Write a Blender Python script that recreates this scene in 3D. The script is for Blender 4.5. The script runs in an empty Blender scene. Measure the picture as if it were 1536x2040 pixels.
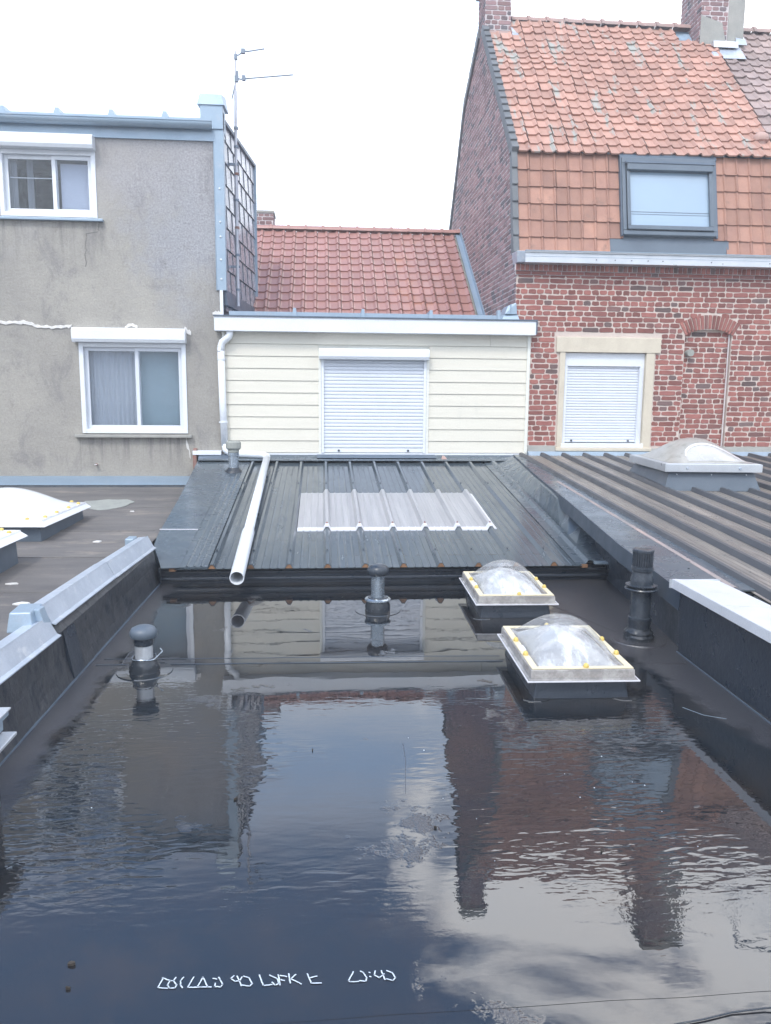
import bpy, math, random
from mathutils import Vector, Matrix, noise as mnoise
R = math.radians
random.seed(7)
S = bpy.context.scene
COL = S.collection

# ------------------------------------------------------------------ camera
cam_d = bpy.data.cameras.new('camera')
cam = bpy.data.objects.new('camera', cam_d); COL.objects.link(cam)
S.camera = cam
cam_d.sensor_fit = 'VERTICAL'; cam_d.sensor_height = 36.0
cam_d.lens = 1560 / 2040 * 36.0
cam_d.clip_start = 0.05; cam_d.clip_end = 800
_p, _y, _r = R(8.6), R(4.6), 0.0085
_f = Vector((math.sin(_y)*math.cos(_p), math.cos(_y)*math.cos(_p), -math.sin(_p)))
_rt = Vector((math.cos(_y), -math.sin(_y), 0)); _dn = _f.cross(_rt)
_ix = _rt*math.cos(_r) - _dn*math.sin(_r); _iy = _dn*math.cos(_r) + _rt*math.sin(_r)
_m = Matrix((_ix, -_iy, -_f)).transposed().to_4x4()
_m.translation = Vector((0, 0, 1.55))
cam.matrix_world = _m

# ------------------------------------------------------------------ world: hazy daylight sky with broken cloud
W = bpy.data.worlds.new('World'); S.world = W; W.use_nodes = True
nt = W.node_tree; nt.nodes.clear()
N = nt.nodes.new; L = nt.links.new
out = N('ShaderNodeOutputWorld'); bg = N('ShaderNodeBackground'); L(bg.outputs[0], out.inputs[0])
SUN_EL, SUN_AZ = R(52), R(205)
sky = N('ShaderNodeTexSky'); sky.sky_type = 'NISHITA'; sky.sun_disc = False
sky.sun_elevation = SUN_EL; sky.sun_rotation = SUN_AZ; sky.air_density = 1.3; sky.dust_density = 2.0; sky.ozone_density = 2.0
tc = N('ShaderNodeTexCoord'); sep = N('ShaderNodeSeparateXYZ'); L(tc.outputs['Generated'], sep.inputs[0])
def wmath(op, a, b=None, c=None):
    n = N('ShaderNodeMath'); n.operation = op
    for i, q in enumerate((a, b, c)):
        if q is None: continue
        if isinstance(q, (int, float)): n.inputs[i].default_value = q
        else: L(q, n.inputs[i])
    return n.outputs[0]
def wrange(v, a, b, c=0.0, d=1.0):
    n = N('ShaderNodeMapRange'); n.interpolation_type = 'SMOOTHSTEP'; L(v, n.inputs[0])
    for i, q in enumerate((a, b, c, d)): n.inputs[i+1].default_value = q
    return n.outputs[0]
mp = N('ShaderNodeMapping'); mp.inputs['Scale'].default_value = (1.0, 1.0, 2.6); L(tc.outputs['Generated'], mp.inputs[0])
nz = N('ShaderNodeTexNoise'); nz.inputs['Scale'].default_value = 2.6; nz.inputs['Detail'].default_value = 7
nz.inputs['Roughness'].default_value = 0.62; nz.inputs['Distortion'].default_value = 0.35; L(mp.outputs[0], nz.inputs[0])
low = wrange(sep.outputs[2], 0.56, 0.42)                      # milky white band low in the sky
az = wmath('DIVIDE', sep.outputs[0], wmath('MAXIMUM', wmath('ABSOLUTE', sep.outputs[1]), 0.05))
side = wrange(az, 0.02, 0.30)                                 # the cloud bank stands to the right
front = wrange(sep.outputs[1], -0.1, 0.3)
cl = wmath('ADD', wmath('MULTIPLY', nz.outputs['Fac'], 1.0), wmath('MULTIPLY', wmath('SUBTRACT', wmath('MULTIPLY', side, front), 0.35), 0.17))
blob = wmath('MULTIPLY', wmath('MULTIPLY', wrange(wmath('ABSOLUTE', wmath('SUBTRACT', az, 0.115)), 0.055, 0.015), front), wmath('MULTIPLY', wrange(sep.outputs[2], 0.43, 0.48), wrange(sep.outputs[2], 0.60, 0.54)))
cl = wmath('ADD', cl, wmath('MULTIPLY', blob, 0.14)); cl = wmath('SUBTRACT', cl, wmath('MULTIPLY', wrange(az, 0.06, -0.15), 0.10))
cl = wrange(cl, 0.50, 0.66)
back = wrange(sep.outputs[1], 0.1, -0.3, 0.0, 0.55)
fac = wmath('MAXIMUM', wmath('MAXIMUM', cl, low), back)
mul = N('ShaderNodeMix'); mul.data_type = 'RGBA'; mul.blend_type = 'MULTIPLY'; mul.inputs[0].default_value = 1
L(sky.outputs[0], mul.inputs[6]); mul.inputs[7].default_value = (0.130, 0.160, 0.190, 1)
mixc = N('ShaderNodeMix'); mixc.data_type = 'RGBA'
L(fac, mixc.inputs[0]); L(mul.outputs[2], mixc.inputs[6]); 
cb = N('ShaderNodeMix'); cb.data_type = 'RGBA'; L(low, cb.inputs[0])
cb.inputs[6].default_value = (2.5, 2.5, 2.55, 1); cb.inputs[7].default_value = (1.25, 1.35, 1.5, 1)
lowc = N('ShaderNodeMix'); lowc.data_type = 'RGBA'; L(wrange(sep.outputs[2], 0.50, 0.34), lowc.inputs[0])
lowc.inputs[6].default_value = (0.36, 0.78, 1.48, 1); lowc.inputs[7].default_value = (1.22, 1.33, 1.5, 1)
cbl = N('ShaderNodeMix'); cbl.data_type = 'RGBA'; L(cl, cbl.inputs[0]); L(lowc.outputs[2], cbl.inputs[6]); cbl.inputs[7].default_value = (1.9, 1.95, 2.05, 1)
L(cbl.outputs[2], cb.inputs[7]); L(cb.outputs[2], mixc.inputs[7])
L(mixc.outputs[2], bg.inputs[0]); bg.inputs[1].default_value = 1.0

# ------------------------------------------------------------------ sun (veiled, soft)
sd = bpy.data.lights.new('sun', 'SUN'); sd.energy = 1.3; sd.angle = R(11); sd.color = (1.0, 0.96, 0.9)
sun = bpy.data.objects.new('sun', sd); COL.objects.link(sun)
_sd = Vector((math.sin(SUN_AZ)*math.cos(SUN_EL), math.cos(SUN_AZ)*math.cos(SUN_EL), math.sin(SUN_EL)))
sun.rotation_euler = _sd.to_track_quat('Z', 'Y').to_euler()
sun.location = (0, -5, 12)
S.view_settings.view_transform = 'Standard'; S.view_settings.look = 'None'
S.view_settings.gamma = 1.0; S.view_settings.use_curve_mapping = False
S.view_settings.exposure = 0.54
HAZE = 0.006

# ------------------------------------------------------------------ mesh helpers
LOC = {}
class MB:
    def __init__(s, M=None): s.v = []; s.f = []; s.M = M
    def add(s, vs, fs):
        b = len(s.v)
        for p in vs:
            p = Vector(p)
            s.v.append(s.M @ p if s.M else p)
        for f in fs: s.f.append([b+i for i in f])
        return s
    def box(s, x0, x1, y0, y1, z0, z1):
        return s.add([(x0,y0,z0),(x1,y0,z0),(x1,y1,z0),(x0,y1,z0),(x0,y0,z1),(x1,y0,z1),(x1,y1,z1),(x0,y1,z1)],
                     [(0,3,2,1),(4,5,6,7),(0,1,5,4),(1,2,6,5),(2,3,7,6),(3,0,4,7)])
    def quad(s, a, b, c, d): return s.add([a,b,c,d], [(0,1,2,3)])
    def hexa(s, low, up):      # two quads (4 pts each, same winding), a solid between
        return s.add(list(low)+list(up), [(0,3,2,1),(4,5,6,7),(0,1,5,4),(1,2,6,5),(2,3,7,6),(3,0,4,7)])
    def loft(s, rings, closed=True, caps=True):
        n = len(rings[0]); vs = [p for r in rings for p in r]; fs = []
        for i in range(len(rings)-1):
            for j in range(n if closed else n-1):
                k = (j+1) % n
                fs.append((i*n+j, i*n+k, (i+1)*n+k, (i+1)*n+j))
        if caps and closed:
            fs.append(tuple(reversed(range(n)))); fs.append(tuple(range((len(rings)-1)*n, len(rings)*n)))
        return s.add(vs, fs)
    def tube(s, pts, r, n=14, caps=True):
        pts = [Vector(p) for p in pts]; rings = []
        if not isinstance(r, (list, tuple)): r = [r]*len(pts)
        up = None
        for i, p in enumerate(pts):
            d = (pts[min(i+1, len(pts)-1)] - pts[max(i-1, 0)]).normalized()
            if up is None:
                up = Vector((0,0,1)) if abs(d.z) < 0.9 else Vector((1,0,0))
            a = d.cross(up).normalized(); up = a.cross(d).normalized()
            rings.append([p + (a*math.cos(t) + up*math.sin(t))*r[i] for t in [2*math.pi*k/n for k in range(n)]])
        return s.loft(rings, True, caps)
    def lathe(s, prof, c, n=24, top=True, bottom=True):
        rings = [[(c[0]+r*math.cos(2*math.pi*k/n), c[1]+r*math.sin(2*math.pi*k/n), c[2]+z) for k in range(n)] for r, z in prof]
        return s.loft(rings, True, top or bottom)
    def build(s, name, mat, parent=None, label=None, smooth=False, bevel=0, **kw):
        me = bpy.data.meshes.new(name)
        off = LOC.get(parent.name, Vector()) if parent else Vector(kw.get('origin', (0,0,0)))
        me.from_pydata([tuple(p-off) for p in s.v], [], s.f); me.update()
        me.materials.append(mat)
        if smooth:
            for p in me.polygons: p.use_smooth = True
            if smooth != 'all':
                try: me.set_sharp_from_angle(angle=R(42))
                except Exception: pass
        o = bpy.data.objects.new(name, me); COL.objects.link(o)
        if parent: o.parent = parent
        else: o.location = off
        LOC[o.name] = off
        if bevel:
            b = o.modifiers.new('bevel', 'BEVEL'); b.width = bevel; b.segments = 2; b.limit_method = 'ANGLE'; b.angle_limit = R(50)
        if label: o['label'] = label
        return o
def thing(name, loc, label, cat, group=None):
    o = bpy.data.objects.new(name, None); COL.objects.link(o); o.location = loc
    o.empty_display_size = 0.2
    LOC[o.name] = Vector(loc); o['label'] = label; o['category'] = cat
    if group: o['group'] = group
    return o
def tag(o, label, cat, group=None):
    o['label'] = label; o['category'] = cat
    if group: o['group'] = group
    return o
def struct(o): o['kind'] = 'structure'; return o

# ------------------------------------------------------------------ materials
def mk(name):
    m = bpy.data.materials.new(name); m.use_nodes = True
    t = m.node_tree; p = t.nodes['Principled BSDF']
    return m, t, p
def nmath(t, op, a, b=None):
    n = t.nodes.new('ShaderNodeMath'); n.operation = op
    for i, q in enumerate((a, b)):
        if q is None: continue
        if isinstance(q, (int, float)): n.inputs[i].default_value = q
        else: t.links.new(q, n.inputs[i])
    return n.outputs[0]
def nnoise(t, scale, detail=5, rough=0.6, stretch=(1,1,1), dist=0.0, off=(0,0,0)):
    g = t.nodes.new('ShaderNodeNewGeometry'); m = t.nodes.new('ShaderNodeMapping')
    m.inputs['Scale'].default_value = stretch; m.inputs['Location'].default_value = off
    t.links.new(g.outputs['Position'], m.inputs[0])
    n = t.nodes.new('ShaderNodeTexNoise'); n.inputs['Scale'].default_value = scale; n.inputs['Detail'].default_value = detail
    n.inputs['Roughness'].default_value = rough; n.inputs['Distortion'].default_value = dist
    t.links.new(m.outputs[0], n.inputs[0]); return n.outputs['Fac']
def nrange(t, v, a, b, c=0.0, d=1.0, smooth=False):
    n = t.nodes.new('ShaderNodeMapRange')
    if smooth: n.interpolation_type = 'SMOOTHSTEP'
    t.links.new(v, n.inputs[0])
    for i, q in enumerate((a, b, c, d)): n.inputs[i+1].default_value = q
    return n.outputs[0]
def nmix(t, f, a, b, mode='MIX'):
    n = t.nodes.new('ShaderNodeMix'); n.data_type = 'RGBA'; n.blend_type = mode
    for i, q in ((0, f), (6, a), (7, b)):
        if isinstance(q, (int, float)): n.inputs[i].default_value = q
        elif isinstance(q, tuple): n.inputs[i].default_value = (*q[:3], 1)
        else: t.links.new(q, n.inputs[i])
    return n.outputs[2]
def nbump(t, p, h, dist, strength=1.0):
    b = t.nodes.new('ShaderNodeBump'); b.inputs['Distance'].default_value = dist; b.inputs['Strength'].default_value = strength
    t.links.new(h, b.inputs['Height'])
    prev = p.inputs['Normal'].links
    if prev: t.links.new(prev[0].from_socket, b.inputs['Normal'])
    t.links.new(b.outputs[0], p.inputs['Normal'])
def surf(name, c1, c2=None, scale=3, rough=0.6, rvar=0.15, bump=0.0, bscale=60, metal=0.0, island=0.0, stretch=(1,1,1),
         c3=None, c3thr=(0.55, 0.7), c3scale=6, c3stretch=(1,1,1), spec=0.5, coat=0.0, isl2=None, isl2_amt=0.3):
    m, t, p = mk(name)
    c2 = c2 or tuple(x*0.8 for x in c1)
    n1 = nnoise(t, scale, 6, 0.65, stretch)
    col = nmix(t, nrange(t, n1, 0.33, 0.67), c1, c2)
    if island or isl2:
        g = t.nodes.new('ShaderNodeNewGeometry'); r = g.outputs['Random Per Island']
        if isl2:
            col = nmix(t, nrange(t, nmath(t, 'FRACT', nmath(t, 'MULTIPLY', r, 17.3)), 1-isl2_amt-0.02, 1-isl2_amt+0.1), col, isl2)
        if island:
            hs = t.nodes.new('ShaderNodeHueSaturation'); t.links.new(col, hs.inputs['Color'])
            t.links.new(nrange(t, r, 0, 1, 1-island, 1+island), hs.inputs['Value']); col = hs.outputs[0]
    if c3:
        n3 = nnoise(t, c3scale, 7, 0.7, c3stretch, off=(3.1, 7.7, 1.3))
        col = nmix(t, nrange(t, n3, c3thr[0], c3thr[1], smooth=True), col, c3)
    fine = nnoise(t, 90, 3, 0.7)
    col = nmix(t, 0.35, col, nmix(t, 1.0, col, nmix(t, fine, (0.55,)*3, (1.45,)*3), 'MULTIPLY'))
    t.links.new(col, p.inputs['Base Color'])
    t.links.new(nrange(t, nnoise(t, scale*2.3, 4, 0.6, stretch), 0.3, 0.7, max(0.02, rough-rvar), min(1, rough+rvar)), p.inputs['Roughness'])
    p.inputs['Metallic'].default_value = metal; p.inputs['Specular IOR Level'].default_value = spec
    if coat: p.inputs['Coat Weight'].default_value = coat; p.inputs['Coat Roughness'].default_value = 0.15
    if bump: nbump(t, p, nnoise(t, bscale, 5, 0.65, stretch), bump)
    return m

def wet_membrane():
    m, t, p = mk('wet_membrane')
    g = t.nodes.new('ShaderNodeNewGeometry'); sp = t.nodes.new('ShaderNodeSeparateXYZ'); t.links.new(g.outputs['Position'], sp.inputs[0])
    X, Y = sp.outputs[0], sp.outputs[1]
    big = nnoise(t, 0.9, 5, 0.6)
    base = nmix(t, nrange(t, nnoise(t, 1.7, 7, 0.7), 0.35, 0.65), (0.011, 0.017, 0.024), (0.022, 0.021, 0.022))
    silt = nrange(t, nnoise(t, 2.6, 8, 0.72, off=(5, 2, 0)), 0.49, 0.70, 0, 0.45, True)
    base = nmix(t, silt, base, (0.042, 0.032, 0.025))
    grit = nrange(t, nnoise(t, 160, 2, 0.5), 0.62, 0.8, 0, 0.5)
    base = nmix(t, grit, base, (0.07, 0.07, 0.075))
    # drier margins: along the left upstand, around the flue in the far right corner
    wob = nmath(t, 'MULTIPLY', nmath(t, 'SUBTRACT', nnoise(t, 3.5, 6, 0.7), 0.5), 0.35)
    dl = nrange(t, nmath(t, 'ADD', X, wob), -1.26, -1.16, 1, 0, True)
    dr = nrange(t, nmath(t, 'ADD', nmath(t, 'ADD', X, nmath(t, 'MULTIPLY', Y, 0.12)), wob), 2.30, 2.42, 0, 1, True)
    isl = nrange(t, nnoise(t, 2.2, 6, 0.7, off=(9, 4, 0)), 0.61, 0.68, 0, 0.7, True)
    dry = nmath(t, 'MAXIMUM', nmath(t, 'MAXIMUM', dl, dr), isl)
    base = nmix(t, nmath(t, 'MULTIPLY', dry, 0.75), base, (0.062, 0.062, 0.070))
    t.links.new(base, p.inputs['Base Color'])
    r1 = nmath(t, 'ADD', 0.004, nmath(t, 'MULTIPLY', dry, 0.14))
    t.links.new(r1, p.inputs['Roughness'])
    p.inputs['IOR'].default_value = 1.85
    patch = nrange(t, nnoise(t, 0.95, 3, 0.5, (1, 0.8, 1), off=(2.4, 0.4, 0)), 0.44, 0.56, 0.14, 1.0, True)
    calm = nrange(t, nmath(t, 'ADD', Y, nmath(t, 'MULTIPLY', wob, 1.5)), 3.5, 4.1, 1.0, 0.06, True)
    near = nrange(t, nmath(t, 'ADD', Y, nmath(t, 'MULTIPLY', wob, 1.2)), 1.95, 2.35, 0.12, 1.0, True)
    calm = nmath(t, 'MULTIPLY', calm, near)
    patch = nmath(t, 'MULTIPLY', patch, calm)
    rip = nmath(t, 'ADD', nnoise(t, 9, 1, 0.4, (1, 3.0, 1), 0.6), nmath(t, 'MULTIPLY', nnoise(t, 22, 1, 0.4, (1, 2.6, 1), 0.5), 0.28))
    nbump(t, p, nmath(t, 'MULTIPLY', rip, patch), 0.0018)
    nbump(t, p, nnoise(t, 2.2, 1, 0.3, (1, 1.6, 1)), 0.0010)
    nbump(t, p, nmath(t, 'MULTIPLY', nnoise(t, 120, 3, 0.7), nmath(t, 'MAXIMUM', dry, 0.0)), 0.0025)
    return m

M = {}
M['membrane'] = wet_membrane()
M['upstand'] = surf('upstand_bitumen', (0.055,0.058,0.064), (0.032,0.036,0.043), 5, 0.42, 0.12, 0.004, 34, c3=(0.013,0.020,0.030), c3scale=16, c3thr=(0.5,0.6), c3stretch=(1,1.6,0.55))
M['upstand_r'] = surf('upstand_wet', (0.026,0.036,0.052), (0.036,0.044,0.058), 3, 0.34, 0.12, 0.003, 30)
M['drybit'] = surf('dry_bitumen', (0.165,0.153,0.145), (0.105,0.100,0.100), 2.2, 0.85, 0.1, 0.004, 90, stretch=(0.5,1.6,1), c3=(0.25,0.22,0.19), c3scale=2.0, c3thr=(0.52,0.68), c3stretch=(0.5,1.5,1))
M['stucco'] = None
M['zinc'] = surf('zinc', (0.34,0.42,0.50), (0.29,0.375,0.455), 2.2, 0.42, 0.08, 0.001, 20, 0.35, c3=(0.38,0.42,0.47), c3scale=5, c3thr=(0.55,0.75))
M['zinc_pale'] = surf('zinc_pale', (0.50,0.55,0.62), (0.40,0.45,0.52), 5, 0.40, 0.1, 0.001, 24, 0.35, c3=(0.60,0.63,0.67), c3scale=9)
M['zinc_dark'] = surf('zinc_dark', (0.12,0.155,0.20), (0.09,0.12,0.16), 2.5, 0.5, 0.1, 0.001, 20, 0.2)
M['alu'] = surf('alu', (0.62,0.64,0.67), (0.52,0.55,0.58), 3, 0.35, 0.08, 0, 20, 0.5)
M['white'] = surf('white_pvc', (0.74,0.765,0.80), (0.69,0.72,0.76), 2, 0.34, 0.06)
M['slat'] = surf('white_slat', (0.66,0.69,0.745), (0.62,0.655,0.71), 2, 0.38, 0.06)
M['cream'] = surf('cream_board', (0.695,0.662,0.570), (0.655,0.625,0.54), 1.6, 0.62, 0.06, 0.0012, 30, stretch=(0.5,1,9), c3=(0.56,0.545,0.48), c3scale=3, c3thr=(0.58,0.85), c3stretch=(1,1,.35))
M['cream2'] = surf('cream_trim', (0.74,0.74,0.68), (0.70,0.70,0.64), 2, 0.6, 0.06)
M['stone'] = surf('cream_stone', (0.62,0.56,0.45), (0.55,0.49,0.395), 6, 0.8, 0.05, 0.003, 60, c3=(0.38,0.36,0.30), c3scale=9, c3thr=(0.64,0.78))
M['cement'] = surf('cement', (0.36,0.35,0.32), (0.28,0.28,0.26), 5, 0.85, 0.05, 0.004, 50)
M['brick'] = surf('brick', (0.31,0.122,0.100), (0.235,0.092,0.080), 5, 0.85, 0.05, 0.003, 60, island=0.30, isl2=(0.14,0.095,0.09), isl2_amt=0.14, c3=(0.33,0.17,0.12), c3scale=11, c3thr=(0.6,0.75))
M['mortar'] = surf('mortar', (0.61,0.515,0.46), (0.53,0.45,0.40), 9, 0.9, 0.03, 0.003, 50)
M['brick_old'] = surf('brick_weathered', (0.30,0.185,0.18), (0.24,0.155,0.16), 3, 0.88, 0.05, 0.004, 50, island=0.32, isl2=(0.12,0.11,0.12), isl2_amt=0.2, c3=(0.30,0.22,0.20), c3scale=4)
M['mortar_old'] = surf('mortar_weathered', (0.62,0.57,0.56), (0.50,0.46,0.47), 6, 0.9, 0.03, 0.003, 40)
M['tile_top'] = surf('clay_tile_pink', (0.465,0.265,0.205), (0.39,0.222,0.175), 3, 0.62, 0.08, 0.002, 40, island=0.16, c3=(0.34,0.34,0.31), c3scale=1.6, c3thr=(0.56,0.62), c3stretch=(3.4,0.8,0.7))
M['tile_mans'] = surf('clay_tile_orange', (0.38,0.205,0.148), (0.30,0.160,0.122), 4, 0.7, 0.08, 0.002, 40, island=0.18, c3=(0.24,0.14,0.11), c3scale=4.0, c3thr=(0.58,0.72))
M['tile_mid'] = surf('clay_tile_red', (0.41,0.215,0.185), (0.35,0.185,0.16), 3, 0.34, 0.06, 0.001, 30, island=0.10, c3=(0.43,0.20,0.13), c3scale=1.2)
M['tile_grey'] = surf('clay_tile_grey', (0.36,0.27,0.245), (0.29,0.225,0.215), 3, 0.75, 0.08, 0.002, 40, island=0.2)
M['tile_ridge'] = surf('ridge_tile', (0.38,0.24,0.215), (0.30,0.235,0.215), 3, 0.75, 0.08, 0.002, 40, island=0.15)
M['verge'] = surf('verge_tile', (0.155,0.165,0.175), (0.12,0.13,0.14), 3, 0.65, 0.08, 0.002, 40, island=0.12)
M['slate'] = surf('slate', (0.36,0.385,0.44), (0.30,0.325,0.38), 4, 0.28, 0.07, 0.0008, 30, island=0.15, spec=0.8)
M['roof_sheet'] = surf('green_grey_sheet', (0.088,0.110,0.130), (0.070,0.092,0.112), 1.6, 0.17, 0.11, 0.0004, 30, 0.15, stretch=(3,0.6,1), c3=(0.118,0.138,0.152), c3scale=1.3, c3thr=(0.50,0.75), c3stretch=(9,0.5,1))
M['roof_flash'] = surf('blue_grey_flashing', (0.085,0.112,0.140), (0.105,0.130,0.150), 1.8, 0.26, 0.12, 0.0008, 20, 0.15, c3=(0.06,0.08,0.11), c3scale=3, c3thr=(0.5,0.75))
M['roof_dark'] = surf('weathered_dark_sheet', (0.245,0.220,0.192), (0.165,0.150,0.138), 2.4, 0.42, 0.12, 0.001, 40, 0.1, stretch=(4,0.5,1), c3=(0.34,0.30,0.265), c3scale=1.6, c3thr=(0.5,0.7), c3stretch=(4,0.4,1))
M['roof_dark_rib'] = surf('dark_rib', (0.085,0.090,0.100), (0.070,0.074,0.084), 2.4, 0.5, 0.1, 0, 40, 0.1)
M['foam'] = surf('brown_foam', (0.28,0.155,0.085), (0.18,0.10,0.06), 30, 0.9, 0.05, 0.003, 60)
M['black'] = surf('black_pvc', (0.028,0.036,0.048), (0.036,0.045,0.058), 8, 0.30, 0.08)
M['steel'] = surf('galvanised', (0.30,0.36,0.42), (0.42,0.47,0.52), 12, 0.25, 0.08, 0, 20, 0.75)
M['collar'] = surf('bitumen_collar', (0.022,0.028,0.036), (0.035,0.040,0.048), 12, 0.22, 0.1, 0.004, 22)
M['grey_frame'] = surf('anthracite_frame', (0.125,0.155,0.185), (0.105,0.13,0.16), 3, 0.35, 0.06, 0, 20, 0.2)
M['blue_curb'] = surf('grey_curb', (0.10,0.125,0.155), (0.085,0.11,0.14), 3, 0.45, 0.06)
M['yellow'] = surf('yellow_cap', (0.66,0.50,0.15), (0.60,0.44,0.12), 20, 0.5, 0.05)
M['seal'] = surf('yellowed_seal', (0.74,0.66,0.46), (0.62,0.54,0.38), 18, 0.55, 0.05, c3=(0.35,0.30,0.22), c3scale=30, c3thr=(0.6,0.75))
M['ochre_edge'] = surf('brown_edge', (0.22,0.14,0.10), (0.30,0.27,0.25), 30, 0.7, 0.05)
M['rust'] = surf('rust', (0.30,0.13,0.09), (0.22,0.17,0.16), 22, 0.8, 0.1)
M['plaster'] = surf('white_filler', (0.74,0.72,0.69), (0.6,0.59,0.57), 16, 0.9, 0.05, 0.005, 50)
M['dirt'] = surf('leaf_litter', (0.030,0.026,0.022), (0.045,0.038,0.032), 40, 0.9, 0.05)
M['paint'] = surf('marker_paint', (0.62,0.68,0.74), (0.45,0.52,0.58), 120, 0.6, 0.05)
M['clay'] = surf('clay_cowl', (0.52,0.33,0.28), (0.42,0.29,0.25), 8, 0.7, 0.05)
M['edge_dark'] = surf('dark_edge_sheet', (0.055,0.073,0.098), (0.045,0.062,0.085), 2.5, 0.45, 0.1)
M['alu_bright'] = surf('alu_bright', (0.64,0.66,0.70), (0.58,0.60,0.64), 3, 0.4, 0.08, 0, 20, 0.15, c3=(0.55,0.57,0.60), c3scale=7, c3thr=(0.6,0.8))
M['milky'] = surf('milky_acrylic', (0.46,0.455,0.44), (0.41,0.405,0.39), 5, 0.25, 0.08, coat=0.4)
M['joint'] = surf('slate_joint_shade', (0.13,0.145,0.17), (0.10,0.115,0.14), 8, 0.6, 0.1)
M['crackline'] = surf('crack_shadow', (0.19,0.18,0.17), (0.15,0.145,0.14), 8, 0.9, 0.05)
M['pinkish'] = surf('pink_dust', (0.34,0.27,0.25), (0.24,0.22,0.215), 3, 0.7, 0.1, c3=(0.42,0.31,0.27), c3scale=4)
M['teal_reflection'] = surf('painted_teal_reflection', (0.38,0.49,0.54), (0.33,0.43,0.48), 1.5, 0.8, 0.1)
M['mastic'] = surf('light_patch', (0.33,0.34,0.31), (0.26,0.27,0.25), 9, 0.8, 0.05, 0.003, 50)
M['room'] = surf('room_dark', (0.32,0.43,0.54), (0.04,0.05,0.06), 2, 0.9, 0.05)
M['curtain'] = surf('net_curtain', (0.54,0.57,0.62), (0.47,0.50,0.55), 3, 0.9, 0.05, stretch=(6,1,0.3))
M['blind'] = surf('pale_blind', (0.66,0.70,0.82), (0.62,0.66,0.78), 2, 0.9, 0.05)
M['antenna'] = surf('aluminium_mast', (0.52,0.53,0.57), (0.42,0.42,0.46), 8, 0.45, 0.1, 0, 20, 0.4)
M['antenna2'] = surf('antenna_plastic', (0.22,0.26,0.32), (0.17,0.21,0.27), 8, 0.5, 0.1)
M['ground'] = surf('yard', (0.14,0.14,0.13), (0.10,0.105,0.09), 0.5, 0.9, 0.05, 0.02, 4, c3=(0.05,0.08,0.04), c3scale=0.12)

def add_purlin_marks(m):
    t = m.node_tree; p = t.nodes['Principled BSDF']; src = p.inputs['Base Color'].links[0].from_socket
    g = t.nodes.new('ShaderNodeNewGeometry'); sp = t.nodes.new('ShaderNodeSeparateXYZ'); t.links.new(g.outputs['Position'], sp.inputs[0])
    yy = nmath(t, 'ADD', sp.outputs[1], nmath(t, 'MULTIPLY', nnoise(t, 3, 4, 0.6), 0.05))
    fr_ = nmath(t, 'ABSOLUTE', nmath(t, 'SUBTRACT', nmath(t, 'FRACT', nmath(t, 'MULTIPLY', yy, 2.35)), 0.5))
    ln = nmath(t, 'MULTIPLY', nrange(t, fr_, 0.028, 0.008, 0, 1), nrange(t, nnoise(t, 26, 3, 0.6, (1, .1, .1)), 0.50, 0.60, 0, 0.8))
    t.links.new(nmix(t, ln, src, (0.035, 0.045, 0.052)), p.inputs['Base Color'])
add_purlin_marks(M['roof_sheet']); add_purlin_marks(M['roof_dark'])
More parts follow.
